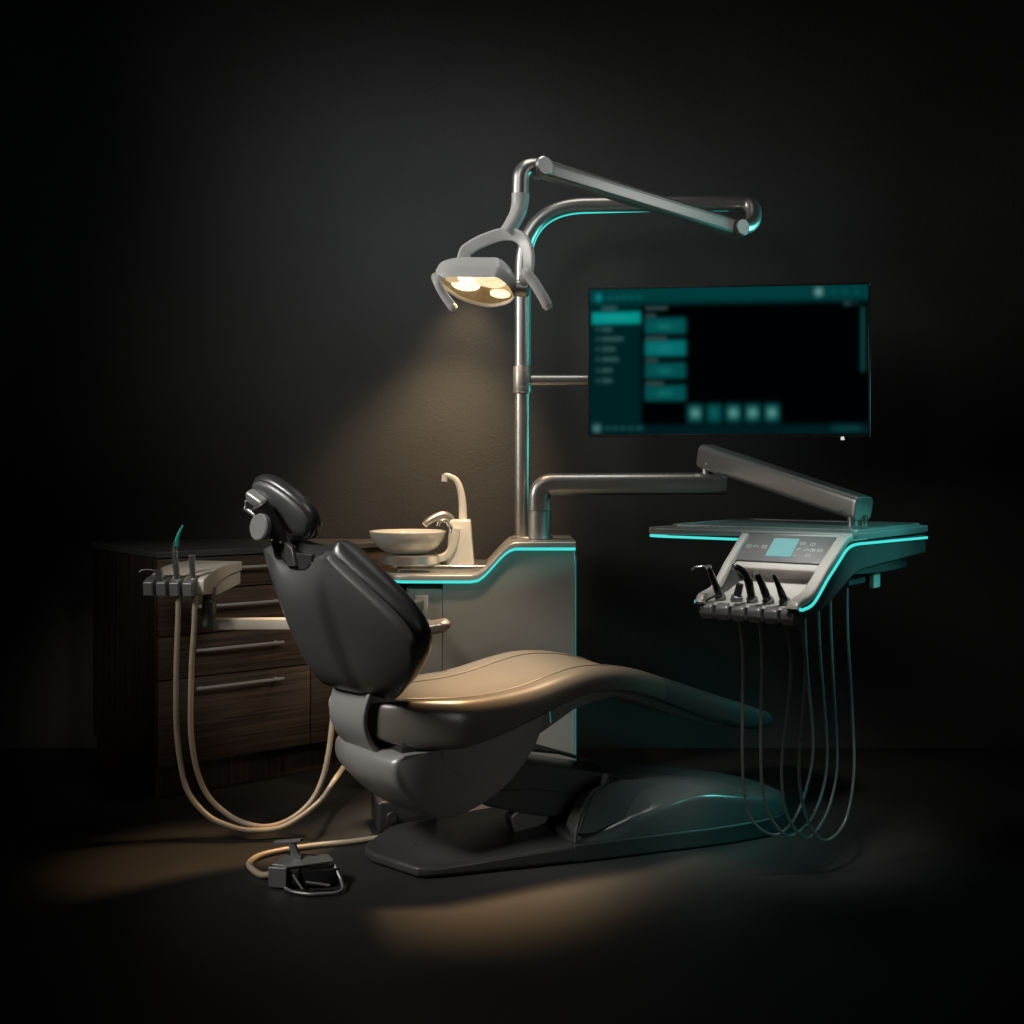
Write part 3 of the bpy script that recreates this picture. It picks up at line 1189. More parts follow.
handpiece('black curved handpiece with a bent upper end leaning left in the console', s2, [at(748, 580, s2.y - .03), at(742, 570.5, s2.y - .045), at(734, 566, s2.y - .055)], .0110, .0085, hB)
handpiece('straight black handpiece between the curved one and the pointed one', s3, [at(762, 585, s3.y - .03), at(756.5, 573.5, s3.y - .045)], .0110, .0085, hC)
handpiece('black handpiece with a slim pointed tip, nearest the glowing console edge', s4, [at(778.5, 586, s4.y - .03), at(773.2, 574.5, s4.y - .045)], .0110, .0045, hD)

# ================================================================== DENTAL CHAIR
TH = 33
O = V((-.345, 3.70, 0))
chair = thing('dental_chair', 'reclined dental chair with taupe seat, grey back shell and black headrest', 'chair', O)
c33 = yawm(TH, O)
c25 = yawm(25, (-.33, 3.71, 0))


def cp33(s, l, z):
    return c33 @ V((s, l, z))


# --- base plate
b = BM()
foot = [(-.116, .045), (-.112, -.01), (-.035, -.195), (.0, -.212), (.05, -.222), (.45, -.272), (.52, -.272), (.60, .20), (.50, .235), (.05, .235), (.0, .20), (-.095, .095)]
loft(b, [[c25 @ V((s, l, .004)) for s, l in foot], [c25 @ V((s, l, 0.034 + .025 * min(1, max(0, s) / .45))) for s, l in foot]])
obj('base_plate', b, M['baseplate'], chair, bevel=.010)
# --- skirt and cover
st = [(.445, .272), (.60, .284), (.75, .296), (.90, .308), (1.02, .312), (1.12, .307), (1.17, .296), (1.23, .274), (1.275, .239), (1.299, .199), (1.309, .152)]
b = BM()
LC = -.10                                    # the base cover's own centre line
pts = [(s, -w) for s, w in st] + [(s, 2 * LC + w) for s, w in reversed(st)]
loft(b, [[c25 @ V((s, l, z)) for s, l in pts] for z in (.003, .060)])
obj('base_skirt', b, M['skirt'], chair, bevel=.006)
# (s, half width, shoulder z, top z, shoulder inset)
cvt = [(.445, .274, .066, .068, .035), (.50, .278, .076, .078, .05), (.56, .281, .090, .086, .06), (.61, .285, .105, .150, .06), (.655, .288, .118, .190, .07), (.69, .290, .126, .203, .07), (.76, .295, .146, .206, .07), (.84, .301, .164, .200, .07), (.92, .306, .166, .189, .065), (1.02, .309, .150, .172, .06), (1.10, .305, .136, .154, .055), (1.16, .297, .127, .141, .05), (1.22, .274, .117, .126, .045), (1.263, .243, .109, .116, .04), (1.290, .205, .103, .108, .03), (1.303, .150, .096, .100, .01)]
rings = []
for k in range(41):
    s = .640 + (1.303 - .640) * k / 40
    w, zs_, zt_, ins = spl(cvt, s)
    w -= .004
    g = min(1, (w + LC) / .19)
    half = [(w, .061), (w - .004, zs_ - .022), (w - .009, zs_ - .009), (w - .018, zs_ - .001), (w - .034, zs_ + .004), (w - .034 - ins * .5 * g, zs_ + (zt_ - zs_) * .62), (w - .034 - ins * g, zs_ + (zt_ - zs_) * .94), (-LC + (w + LC) * .15, zt_), (-LC, zt_ + .001)]
    ring = [(-l, z) for l, z in half] + [(l + 2 * LC, z) for l, z in half[-2::-1]]
    rings.append([c25 @ V((s, l, z)) for l, z in ring])
b = BM()
loft(b, rings)
obj('base_cover', b, M['basecover'], chair, ang=28)
# low sill that carries the leaf-shaped panel in front of the cover
rings = []
for k in range(15):
    s = .450 + (.70 - .450) * k / 14
    w, zs_, zt_, ins = spl(cvt, s)
    w -= .0045
    rings.append([c25 @ V((s, l, z)) for l, z in ((-w, .0605), (-w + .004, zs_ - .022), (-w + .009, zs_ - .009), (-w + .018, zs_ - .001), (-w + .034, zs_ + .003), (-w + .075, zs_ + .012), (-w + .13, zs_ + .016), (-w + .13, .0605))])
b = BM()
loft(b, rings)
obj('cover_sill', b, M['basecover'], chair, ang=28)
# leaf-shaped side panel, with its lit upper edge
b = BM()
pl = [(.468, .088), (.50, .135), (.545, .182), (.60, .208), (.66, .217), (.72, .212), (.79, .197), (.850, .176), (.75, .148), (.62, .108), (.52, .085)]
lean = lambda s, z: -.268 + (z - .08) * .50
loft(b, [[c25 @ V((s + e, lean(s, z) + d, z - g)) for s, z in pl] for d, e, g in ((0., 0, 0), (.09, -.012, .03))])
obj('side_cover', b, M['basecover'], chair, bevel=.003)
# curved dark lip where the lift arm enters the base
b = BM()
lip = [(.452, -.266, .066), (.462, -.258, .10), (.492, -.236, .145), (.536, -.214, .188), (.585, -.206, .208), (.625, -.180, .214), (.650, -.13, .210)]
sweep(b, smooth_path([c25 @ V(p) for p in lip], 5), rrect(.010, .010, .003, 3))
obj('cover_lip', b, M['skirt'], chair)
# --- lift arm
arm = [(.16, .30), (.40, .272), (.735, .188), (.82, .15), (.80, .05), (.62, .055), (.42, .10), (.24, .155), (.14, .21)]
b = BM()
prism(b, arm, c33, -.135, .115)
obj('lift_arm', b, M['basecover'], chair, bevel=.010)
b = BM()
sweep(b, [cp33(.18, -.1365, .215), cp33(.40, -.1365, .188), cp33(.70, -.1365, .122)], rrect(.004, .004, .001, 2))
obj('arm_seam', b, M['skirt'], chair)
b = BM()
prism(b, [(.44, .290), (.58, .262), (.74, .206), (.80, .172), (.80, .165), (.74, .198), (.58, .254), (.44, .283)], c33, -.03, .14)
obj('arm_cover', b, M['skirt'], chair, bevel=.003)
# lever under the housing + floor junction box
b = BM()
prism(b, [(.34, .10), (.40, .135), (.46, .13), (.50, .085), (.46, .04), (.36, .04)], c33, -.10, -.06)
obj('lever', b, M['strap'], chair, bevel=.006)
b = BM()
jb = yawm(14, at(402, 833, 3.97) * 1.0)
box(b, (0.02, .09, .055), (.20, .18, .105), jb, .012, 3)
x = obj('junction_box', b, M['blackplastic'], chair)
b = BM()
disc(b, jb @ V((-.035, .001, .055)), -(jb.to_3x3() @ V((0, 1, 0))), .018, .012, 20)
obj('socket', b, M['skirt'], x)
# --- seat housing (bucket under the seat)
prof = [(-.100, .372), (-.126, .352), (-.126, .300), (-.085, .245), (-.03, .195), (.04, .165), (.12, .172), (.22, .208), (.31, .275), (.375, .352), (.405, .425), (.41, .462), (.32, .447), (.18, .408), (.05, .378), (-.05, .373)]
b = BM()
rings = []
for l, sc in ((-.206, .955), (-.204, .975), (-.197, .992), (-.182, 1.), (-.09, 1.003), (.0, 1.005), (.09, 1.003), (.182, 1.), (.20, .96)):
    rr = []
    cx, cz = .12, .36
    for s, z in cr(prof, 3):
        bulge = -.030 * (1 - (l / .2) ** 2) if s < .0 else 0
        rr.append(cp33(cx + (s - cx) * sc + bulge, l, cz + (z - cz) * sc if z < cz + .03 else z))
    rings.append(rr)
loft(b, rings)
hs = obj('seat_housing', b, M['housing'], chair, ang=35, bevel=.004)
# scooped panel on the near side of the housing
b = BM()
scp = cr([(.02, .402), (.035, .345), (.085, .295), (.16, .285), (.25, .325), (.34, .395), (.395, .455)], 5)
loft(b, [[cp33(s, -.206 - d, z) for s, z in scp + [(.32, .462), (.18, .425)]] for d in (0., .008)])
obj('side_scoop', b, M['housing'], hs, bevel=.004)
b = BM()
sweep(b, smooth_path([cp33(s, -.212, z) for s, z in ((.405, .47), (.415, .44), (.418, .41))], 4), rrect(.003, .003, .001, 2))
obj('seam_light', b, M['teal2'], hs)
# --- seat cushion: lofted cross-sections along the chair
# s, half width, ridge z, side bottom z, centre dip
seat_t = [(-.150, .050, .485, .425, .002), (-.144, .085, .500, .412, .003), (-.122, .132, .512, .400, .006), (-.08, .180, .520, .388, .011), (-.03, .218, .523, .379, .016), (.03, .247, .523, .374, .020), (.07, .264, .522, .374, .023), (.14, .270, .521, .386, .026), (.24, .270, .524, .408, .028), (.34, .269, .535, .438, .026), (.45, .266, .556, .472, .020), (.55, .262, .570, .492, .016), (.66, .256, .566, .488, .014), (.78, .249, .543, .462, .012), (.865, .243, .514, .430, .010)]
leg_t = [(.8655, .243, .5138, .4297, .010), (.95, .238, .486, .394, .010), (1.06, .231, .447, .350, .010), (1.18, .222, .406, .308, .010), (1.29, .211, .370, .281, .008), (1.37, .200, .341, .280, .006), (1.415, .184, .327, .282, .003), (1.434, .155, .317, .291, .0)]


def cushion_ring(s, w, zt_, zb_, dip, f=1.0):
    h = zt_ - zb_
    r = min(.055, h * .55)
    pts = []
    # top, far to near
    for t_ in (.80, .62, .40, .2, 0, -.2, -.40, -.62, -.80):
        pts.append((t_ * w, zt_ - dip * (1 - (t_ / .80) ** 2)))
    for a in (25, 50, 75):
        ra = math.radians(a)
        pts.append((-(w * .80 + w * .2 * math.sin(ra)), zt_ - r + r * math.cos(ra)))
    pts.append((-w, zt_ - r - (h - r) * .35))
    pts.append((-w * .985, zb_ + h * .14))
    pts.append((-w * .95, zb_ + h * .02))
    pts.append((-w * .86, zb_))
    pts.append((-w * .5, zb_ + .008))
    pts.append((0, zb_ + .010))
    right = [(-x, z) for x, z in pts[9:17]]
    return [cp33(s, l, z) for l, z in pts + right[::-1]]


def cushion(tab, n):
    rings = []
    a, c = tab[0][0], tab[-1][0]
    for s in sorted([a + (c - a) * k / n for k in range(n + 1)] + [a + .0015, a + .004, c - .004, c - .0015]):
        rings.append(cushion_ring(s, *spl(tab, s)))
    return rings


b = BM()
loft(b, cushion(seat_t, 30))
seat = obj('seat_cushion', b, M['leathertan'], chair, subsurf=1)
for sg in (-1, 1):
    b = BM()
    pth = []
    for k in range(26):
        s = -.05 + .870 * k / 25
        w, zt_, zb_, dip = spl(seat_t, s)
        f = .60
        pth.append(cp33(s, sg * f * w, zt_ - dip * (1 - (f / .8) ** 2) + .0005))
    tube(b, pth, .0035, 8)
    obj('piping', b, M['leathertan'], seat)
b = BM()
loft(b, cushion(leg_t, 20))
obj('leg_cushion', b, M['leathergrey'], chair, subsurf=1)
# under-support of the leg rest
b = BM()
rings = []
for s, w, z1, z0 in ((.34, .192, .445, .330), (.44, .188, .465, .372), (.56, .178, .485, .425), (.65, .168, .485, .440), (.74, .16, .475, .445), (.86, .155, .440, .408), (1.0, .15, .380, .352), (1.15, .145, .325, .304), (1.25, .12, .298, .284)):
    rings.append([cp33(s, x, z1 if i < 2 else z0) for i, x in enumerate((-w, w, w * .8, -w * .8))])
loft(b, rings)
obj('leg_support', b, M['housing'], chair, bevel=.006)

# --- backrest
BYAW, BT = 42, 26
br = math.radians(BYAW)
ba = V((math.cos(br), math.sin(br), 0))
bn_ = V((-math.sin(br), math.cos(br), 0))          # lateral, + = far side
ph = math.radians(BT)
bt = -ba * math.sin(ph) + V((0, 0, 1)) * math.cos(ph)   # up the backrest
bf = ba * math.cos(ph) + V((0, 0, 1)) * math.sin(ph)    # forward normal
BP = at(362, 692, 3.63)


def bp(lat, up, f):
    """lat + = near (right in the photo)"""
    return BP - bn_ * lat + bt * up + bf * f


wr = [(-.03, .10), (.0, .165), (.045, .235), (.10, .305), (.16, .365), (.21, .385), (.25, .378), (.30, .345), (.38, .257), (.44, .185), (.48, .140), (.50, .125)]
wl = [(-.03, .12), (.0, .185), (.045, .225), (.10, .243), (.16, .250), (.21, .250), (.25, .248), (.30, .242), (.38, .226), (.44, .212), (.48, .200), (.50, .19)]


def backgrid(gr, gl, f_fn, n=44, up0=.005, up1=.485, nrows=36, notch=.05):
    """rows of points across the back (from the far to the near side)"""
    rows = []
    for j in range(nrows + 1):
        q = j / nrows
        up = up0 + (up1 - up0) * q
        row = []
        for i in range(n + 1):
            p = -1 + 2 * i / n
            lat = p * (spl(wl, up)[0] + gl if p < 0 else spl(wr, up)[0] + gr)
            d = notch * max(0, 1 - ((lat + .03) / .14) ** 2) * max(0, (q - .6) / .4)
            row.append((lat, up - d, f_fn(p, q, lat)))
        rows.append(row)
    return rows


def closed_from(rows_back, rows_front, name, mat, parent, **kw):
    b = BM()
    rings = []
    for rb_, rf_ in zip(rows_back, rows_front):
        rings.append([bp(*p) for p in rb_] + [bp(*p) for p in reversed(rf_)])
    loft(b, rings)
    return obj(name, b, mat, parent, **kw)


def shell_back(p, q, lat):
    edge = 1 - abs(p) ** 2.6
    e2 = 1 - abs(2 * q - 1) ** 6
    spine_w = .135 - .045 * (1 - q)                     # raised spine widens upwards
    sp_ = 1 / (1 + math.exp((abs(lat + .01) - spine_w) / .0045))
    return -.012 - .048 * edge * e2 - .022 * sp_ * math.sin(PI * min(1, q * 1.02)) ** .7


closed_from(backgrid(0, 0, shell_back), backgrid(0, 0, lambda p, q, l: .012), 'backrest_shell', M['shell'], chair, ang=75)


def cush_f(sign):
    def f(p, q, lat):
        e = (1 - abs(p) ** 5) * (1 - abs(2 * q - 1) ** 8)
        e = max(0, e) ** .5
        return (.062 + .060 * e) if sign > 0 else (.062 - .054 * e)
    return f


closed_from(backgrid(-.012, .006, cush_f(-1), 30, -.012, .498, 28, .03), backgrid(-.012, .006, cush_f(1), 30, -.012, .498, 28, .03), 'backrest_cushion', M['leatherblack'], chair, subsurf=1)
# strap that carries the backrest
b = BM()
cl = smooth_path([cp33(-.125, .0, .600), cp33(-.150, .0, .560), cp33(-.172, .0, .500), cp33(-.176, .0, .450), cp33(-.160, .0, .405), cp33(-.128, .0, .366), cp33(-.075, .0, .334)], 7)
sec = [(x, y) for x, y in rrect(.225, .018, .007, 4)]
rings = []
for i, p in enumerate(cl):
    t_ = (cl[min(i + 1, len(cl) - 1)] - cl[max(i - 1, 0)]).normalized()
    sidev = -V((-math.sin(math.radians(36)), math.cos(math.radians(36)), 0))
    nn = sidev.cross(t_).normalized()
    k = i / (len(cl) - 1)
    rings.append([p + sidev * x * (1.0 - .10 * k) + nn * (y + .010 * (1 - (x / .11) ** 2)) for x, y in sec])
loft(b, rings)
obj('back_strap', b, M['strap'], chair, ang=50)
b = BM()
box(b, (.03, 0, .386), (.24, .36, .034), c33, .008, 2)
box(b, (-.095, 0, .358), (.07, .215, .02), c33, .006, 2)
obj('strap_slot', b, M['blackplastic'], chair)
# far armrest
b = BM()
pth = smooth_path([at(400, 650, 4.12), at(408, 636, 4.12), at(420, 629.5, 4.10), at(437, 626.5, 4.08), at(450, 624.5, 4.06)], 6)
n = len(pth)
sweep(b, pth, rrect(.055, .040, .016, 5), scale=[1 if i < n - 3 else (.9, .7, .3)[i - n + 3] for i in range(n)])
obj('armrest', b, surf('armrest_taupe', (.075, .066, .057), .34, .3, var=.04, rvar=.02), chair)
b = BM()
tube(b, [at(402, 648, 4.12), at(404, 700, 4.12)], .020, 14)
obj('armrest_post', b, M['brushed'], chair)

# --- headrest
HR = at(281.5, 509.5, 3.60)
e1 = V((.76, -.44, -.47)).normalized()          # long axis, to the near side
e3 = V((.62, .62, .45))
e3 = (e3 - e1 * e3.dot(e1)).normalized()        # face of the pillow (forward, away from the camera)
e2 = e3.cross(e1)
if e2.z < 0:
    e2 = -e2


def hpill(sc, f, n=44):
    out = []
    for k in range(n):
        a = 2 * PI * k / n
        c, s_ = math.cos(a), math.sin(a)
        out.append(HR + e1 * (.142 * sc[0] * math.copysign(abs(c) ** .9, c)) + e2 * (.084 * sc[1] * math.copysign(abs(s_) ** .9, s_)) + e3 * f)
    return out


b = BM()
loft(b, [hpill((.84, .80), -.001), hpill((.93, .91), .000), hpill((.985, .98), .008), hpill((1, 1), .020), hpill((.98, .97), .034), hpill((.90, .87), .045), hpill((.72, .66), .056), hpill((.4, .35), .060)])
hc = obj('headrest_cushion', b, M['leatherblack'], chair, subsurf=1)
b = BM()
loft(b, [hpill((.30, .26), -.018), hpill((.60, .56), -.0165), hpill((.80, .75), -.0125), hpill((.90, .86), -.005), hpill((.91, .87), .002)])
obj('headrest_shell', b, M['consoledark'], hc, ang=60)
# clamp block, hinge, knob and stem
hj = basis(e1, e2, e3, HR)
b = BM()
box(b, (-.076, .006, -.028), (.075, .040, .034), hj, .009, 3)
obj('clamp_block', b, M['strap'], chair)
b = BM()
for q in (-.106, -.054):
    box(b, (q, -.026, -.040), (.011, .044, .022), hj, .005, 2)
tube(b, [hj @ V((-.114, -.040, -.044)), hj @ V((-.046, -.040, -.044))], .008, 14)
obj('clamp_hinge', b, M['strap'], chair)
b = BM()
k0 = at(266, 512, 3.56)
kb = at(284, 548, 3.58)
tube(b, smooth_path([at(259, 505, 3.56), at(266, 515, 3.57), at(274, 527, 3.58), at(279, 540, 3.585), at(283, 556, 3.60)], 6), (.028, .024), 18)
obj('neck_stem', b, M['blackplastic'], chair)
b = BM()
kax = V((-.62, -.74, .10)).normalized()
disc(b, at(263.5, 527.5, 3.55), kax, .041, .022, 40, .2)
obj('adjust_knob', b, M['panelgrey'], chair)
b = BM()
for q in (at(271.5, 540.5, 3.545), at(280.5, 542.5, 3.55)):
    bmesh.ops.create_icosphere(b, subdivisions=3, radius=.0052, matrix=Matrix.Translation(q))
obj('bolt', b, M['chrome'], chair)
b = BM()
nb = [bp(-.13, .475, .005), bp(.06, .475, .005), bp(.05, .445, .0), bp(.015, .430, -.012), bp(-.07, .428, -.012), bp(-.11, .445, .0)]
loft(b, [nb, [p - bf * .012 + bt * .006 for p in nb]])
obj('neck_plate', b, M['blackplastic'], chair, bevel=.004)
b = BM()
sweep(b, [bp(-.045, .445, -.020), bp(-.045, .475, -.008), at(280, 545, 3.59)], rrect(.052, .020, .006, 3), up=bf)
obj('neck_bracket', b, M['blackplastic'], chair)

# ================================================================== ASSISTANT CONSOLE (left)
AYL = 3.93
ast = thing('assistant_holder', 'small cream instrument holder with four grey front blocks on a side arm', 'instrument holder', at(204, 629, AYL))
am = yawm(-13, V((at(172, 0, AYL).x, AYL - .02, 0)))
zt_ = at(0, 580, AYL - .03).z
zb_ = at(0, 597, AYL - .03).z
hw = .094
b = BM()
tp = cr([(0.02, zb_ + .006), (.02, zt_ - .004), (.05, zt_ + .012), (.10, zt_ + .026), (.17, zt_ + .036), (.30, zt_ + .040)], 4)
tp += [(.30, zt_ + .012), (.30, zt_ + .008)] + cr([(.20, zt_ - .002), (.13, zt_ - .020), (.08, zb_ + .004)], 4)
loft(b, [[am @ V((x, v, z)) for v, z in tp] for x in (-hw - .002, hw + .016)])
hb = obj('holder_head', b, M['cream'], ast, bevel=.004)
b = BM()
lw = [(.30, zt_ + .005)] + cr([(.20, zt_ - .006), (.13, zt_ - .025), (.085, zb_ - .002)], 4) + cr([(.12, zb_ - .006), (.2, zb_ + .004), (.30, zb_ + .018)], 3)
loft(b, [[am @ V((x, v, z)) for v, z in lw] for x in (-hw + .006, hw + .010)])
obj('holder_underside', b, M['cream'], ast, bevel=.003)
bw = 2 * hw / 4
for k in range(4):
    x = -hw + bw * (k + .42)
    b = BM()
    pb = [(-.012, zb_ + .002), (-.016, zt_ - .010), (.008, zt_ + .004), (.045, zt_ + .012), (.045, zb_)]
    loft(b, [[am @ V((x + d, v, z)) for v, z in pb] for d in (-bw * .36, bw * .36)])
    obj('holder_block', b, M['strap'], ast, bevel=.003)
b = BM()
box(b, (0, .040, (zt_ + zb_) / 2 - .004), (2 * hw - .02, .05, .04), am, .003, 2)
obj('block_backing', b, M['blackplastic'], ast)
JA = at(205.5, 0, AYL).x
b = BM()
lathe(b, [(0, 0), (.021, 0), (.0235, .003), (.0235, .085), (.0215, .087), (.0215, .130), (0, .130)], (JA, AYL + .05, at(0, 628.5, AYL).z), n=32)
obj('joint', b, M['strap'], ast)
b = BM()
za = at(0, 624, AYL + .05).z
AE = V((-.62, 4.02, za - .004))
sweep(b, [V((JA + .015, AYL + .05, za)), AE - V((.03, 0, 0)), AE], rrect(.036, .040, .006, 3), up=(0, 0, 1))
obj('arm', b, M['cream'], ast)
b = BM()
disc(b, AE + V((0.01, 0, -.03)), V((0, 0, 1)), .030, .062)
obj('elbow_joint', b, M['strap'], ast)
b = BM()
sweep(b, [AE, V((-.42, 4.40, za - .004)), V((-.335, YF + .05, za - .004))], rrect(.036, .038, .006, 3), up=(0, 0, 1))
obj('rear_arm', b, M['panelgrey'], ast)


def left_tool(label, parts, hose):
    t = thing('suction_handpiece', label, 'handpiece', parts[0][1][0], 'instruments in the cream side holder')
    for name, pts, r, mat in parts:
        b = BM()
        p = smooth_path(pts, 6)
        tube(b, p, r, 16)
        obj(name, b, mat, t)
    if hose:
        b = BM()
        tube(b, smooth_path(hose, 9), .0090, 14)
        obj('hose', b, M['hose'], t)


yl = AYL - .012
hose1 = [at(178.4, 595, yl), at(178, 620, yl), at(176.5, 660, yl), at(176, 700, yl), at(177.4, 739, yl), at(186, 787, yl - .01), at(206, 814, yl - .03), at(229, 826, yl - .04), at(253, 830.5, yl - .04), at(285, 826, yl - .03), at(319, 802, yl), at(336, 778, yl + .03), at(352, 755, 4.25), V((-.40, 4.64, .42))]
hose2 = [at(195.5, 595, yl), at(194, 630, yl), at(191.5, 671, yl), at(191.5, 739, yl), at(203, 787, yl + .01), at(227, 814, yl), at(258, 826.5, yl - .02), at(285, 822, yl), at(309, 804, yl + .02), at(322, 780, yl + .04), at(329, 750, yl + .06), at(333, 715, yl + .09), at(337, 690, yl + .14), V((-.43, 4.35, .66)), V((-.39, 4.64, .62))]
left_tool('slim silver suction handpiece ending in a curved teal tip', [
    ('handle', [at(178.3, 586, yl), at(175.8, 565, yl), at(174.8, 550, yl), at(175.6, 541, yl)], [.0105] * 8 + [.0095] * 4 + [.008] * 3 + [.0075] * 4, M['chrome']),
    ('suction_tip', [at(176.2, 546, yl), at(177.2, 539, yl), at(179.5, 532, yl), at(183.5, 525, yl)], (.0085, .003), M['teeth'])], hose1)
left_tool('straight silver suction handpiece with a flat open top', [
    ('handle', [at(194.2, 586, yl), at(192.5, 570, yl), at(191.8, 555, yl)], (.0098, .0105), M['chrome']),
    ('rim', [at(191.9, 556.5, yl), at(191.8, 554.6, yl)], .0118, M['satin'])], hose2)
left_tool('short silver syringe with a thin hooked nozzle pointing left', [
    ('handle', [at(161, 585, yl), at(160, 578, yl), at(158.5, 569, yl)], (.0115, .0135), M['chrome']),
    ('nozzle', [at(157, 571, yl), at(150, 569.8, yl), at(143, 569.8, yl - .01), at(139, 572, yl - .01)], .0022, M['chrome'])], None)

# ================================================================== FOOT PEDAL
FO = at(280, 890, 3.43)
FO.z = 0
ped = thing('foot_pedal', 'small steel foot control with a T-shaped lever and a wire guard', 'foot pedal', FO)
pm = yawm(-14, FO)
b = BM()
# wedge housing : front face block with sloping lid
wd = [(.0, .010), (.0, .062), (.012, .066), (.16, .052), (.185, .03), (.185, .010)]
prism(b, [(.0, .006), (.0, .062), (.056, .064), (.056, .006)], pm @ Matrix.Translation((-.036, 0, 0)), -.002, .012)
obj('front_plate', b, M['steel'], ped, bevel=.002)
b = BM()
box(b, (.012, .055, .033), (.080, .085, .048), pm, .006, 2)
loft(b, [[pm @ V(p) for p in ((.03, .015, zz), (.125, .045, zz), (.150, .075, zz), (.11, .11, zz), (.03, .10, zz))] for zz in (.008, .050)])
obj('housing', b, M['blackplastic'], ped)
b = BM()
lid = [(-.03, .012, .062), (.024, .012, .060), (.135, .075, .066), (.10, .115, .068), (-.02, .10, .066)]
loft(b, [[pm @ V(p) for p in lid], [pm @ V((x, y, z + .006)) for x, y, z in lid]])
obj('pedal_plate', b, M['steel'], ped, bevel=.002)
b = BM()
loft(b, [[pm @ V(p) for p in ((.028, .01, .052), (.13, .07, .058), (.13, .075, .010), (.03, .02, .010))], [pm @ V(p) for p in ((.028, .03, .052), (.12, .09, .058), (.12, .095, .010), (.03, .04, .010))]])
obj('side_plate', b, M['blackgloss'], ped, bevel=.002)
b = BM()
g = [(.018, -.006, .008), (.055, -.030, .008), (.11, -.035, .008), (.178, -.004, .008), (.185, .02, .010), (.165, .055, .022), (.132, .085, .055)]
tube(b, bend_path([pm @ V(p) for p in g], .012, 5), .0048, 12)
tube(b, [pm @ V((.04, .0, .045)), pm @ V((.075, -.012, .012))], .0035, 10)
tube(b, [pm @ V((.08, -.004, .030)), pm @ V((.145, .018, .018))], .004, 10)
obj('wire_guard', b, M['steel'], ped)
b = BM()
pl = smooth_path([pm @ V((.03, .07, .068)), pm @ V((.018, .07, .080)), pm @ V((.010, .07, .098)), pm @ V((.006, .07, .114))], 5)
sweep(b, pl, rrect(.022, .016, .004, 3), up=(0, 1, 0))
obj('lever', b, M['steel'], ped)
b = BM()
box(b, (.012, .07, .117), (.088, .022, .009), pm @ Matrix.Rotation(math.radians(-9), 4, 'Y'), .003, 2)
obj('lever_bar', b, M['steel'], ped)
b = BM()
pz = .009
cpts = [V((*(pm @ V((-.03, .05, 0)))[:2], .03))]
for (x, y) in ((262, 875), (251, 868), (250, 862), (262, 855), (290, 849), (320, 845), (350, 842), (385, 837), (410, 832)):
    Yd = FPX * (HC - pz) / (y - HOR)
    cpts.append(V(((x - 512) / FPX * Yd, Yd, pz)))
tube(b, smooth_path(cpts, 7), .0095, 14)
obj('cable', b, M['hose'], ped)

# ================================================================== LIGHTS
w = bpy.data.worlds.new('World')
S.world = w
w.use_nodes = True
bg = w.node_tree.nodes['Background']
bg.inputs['Color'].default_value = (.6, .75, .8, 1)
bg.inputs['Strength'].default_value = .0015


def aim(o, target):
    d = V(target) - o.location
    o.rotation_euler = d.to_track_quat('-Z', 'Y').to_euler()


def spot(name, loc, target, power, col, size, blend, radius=.05):
    l = bpy.data.lights.new(name, 'SPOT')
    l.energy, l.color, l.spot_size, l.spot_blend, l.shadow_soft_size = power, col, math.radians(size), blend, radius
    o = bpy.data.objects.new(name, l)
    o.location = loc
    COL.objects.link(o)
    aim(o, target)
    return o


def area(name, loc, target, power, col, sx, sy, spread=180):
    l = bpy.data.lights.new(name, 'AREA')
    l.shape, l.size, l.size_y, l.energy, l.color = 'RECTANGLE', sx, sy, power, col
    l.spread = math.radians(spread)
    o = bpy.data.objects.new(name, l)
    o.location = loc
    COL.objects.link(o)
    aim(o, target)
    return o


WARM = (1, .755, .50)
spot('lamp_beam', HCN + dn * .03, (-.02, 3.98, 0), 400, WARM, 46, 1., .10)
spot('lamp_beam_floor', HCN + dn * .03 + ux * .09 - vx * .05, (-.10, 3.56, 0), 270, (1, .60, .27), 31, 1., .12)
spot('lamp_beam_side', HCN + dn * .03, (-.95, 3.72, 0), 250, (1, .60, .28), 24, 1., .08)
spot('lamp_spill', HCN + dn * .03, (-.28, 4.72, .75), 46, WARM, 46, 1., .05)
spot('wall_wash_upper', (-.16, 4.98, 2.12), (-.24, 5.18, 1.3), 12, (1, .68, .38), 68, .9, .04)  # hidden spot added close to the wall for the top of the beam glow
spot('wall_wash', (-.17, 4.72, 2.04), (-.36, 5.18, .65), 54, (1, .68, .38), 74, 1., .05)  # second added spot, imitates the lamp's beam lower on the wall
spot('wall_soft', (-.85, 3.5, 3.0), (-.30, 5.18, 2.0), 33, (.90, 1, 1), 52, 1., .6)
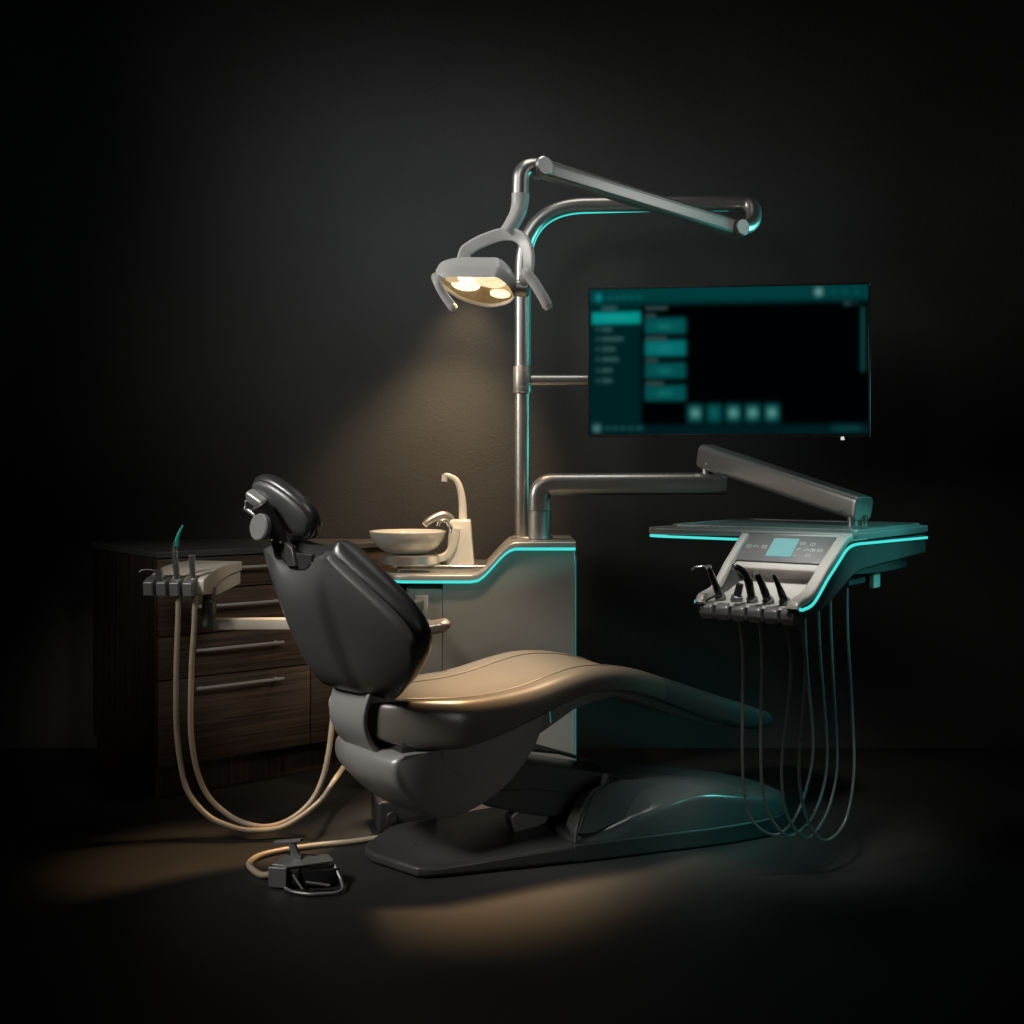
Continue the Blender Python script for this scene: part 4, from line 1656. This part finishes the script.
spot('lamp_key', (-1.3, 2.3, 2.9), (.12, 4.5, 2.02), 54, (1, .98, .96), 27, 1., .7)
area('arm_light', (2.3, 3.4, 2.6), (.6, 4.6, 2.1), .45, (.95, 1, 1), 1.0, .9, 55)
area('key_left', (-2.3, 2.5, 2.5), (-.52, 3.60, .70), 5.2, (1, .96, .90), .8, 1.0, 24)
area('top_rim', (.2, 4.2, 3.6), (.1, 4.2, .8), 1.5, (1, .96, .9), 1.4, .7, 60)
area('upper_key', (-2.9, 3.75, 2.6), (.3, 4.7, 1.9), 4.6, (1, .97, .93), 1.2, 2.0, 42)
spot('cabinet_light', (.3, 2.3, 2.5), (-.95, 4.55, .55), 68, (1, .93, .86), 26, 1., .3)
spot('cabinet_side_light', (-1.1, 1.6, 1.7), (-1.50, 4.6, .5), 40, (1, .92, .84), 16, 1., .2)
area('fill_front', (1.1, 1.2, .9), (.15, 3.6, .38), .28, (1, .93, .86), .8, .5, 26)
area('teal_rim', (1.9, 4.9, 1.7), (.1, 4.65, 2.1), 1.7, (.15, .85, .80), .4, 1.2, 45)
area('teal_low', (1.3, 2.3, .32), (.85, 3.9, .05), .25, (.15, .85, .80), .9, .2, 30)
area('teal_top', (1.75, 4.0, 1.40), (.72, 4.02, .22), .8, (.15, .85, .80), .9, .3, 30)
area('teal_wash', (1.75, 3.1, 1.35), (.08, 4.6, .50), .8, (.15, .85, .80), .5, .5, 20)
area('teal_side', (1.55, 2.9, 1.9), (1.08, 3.58, .93), .36, (.15, .85, .80), .5, .5, 26)
area('console_key', (.55, 2.75, 2.35), (.76, 3.40, 1.03), 1.0, (1, .96, .92), .3, .3, 22)

# ================================================================== RENDER
S.render.engine = 'CYCLES'
S.cycles.use_denoising = True
try:
    S.cycles.denoiser = 'OPENIMAGEDENOISE'
except Exception:
    pass
S.cycles.max_bounces = 6
S.cycles.sample_clamp_indirect = 3
S.view_settings.view_transform = 'Standard'
S.view_settings.look = 'None'
S.view_settings.exposure = 0
S.view_settings.gamma = 1
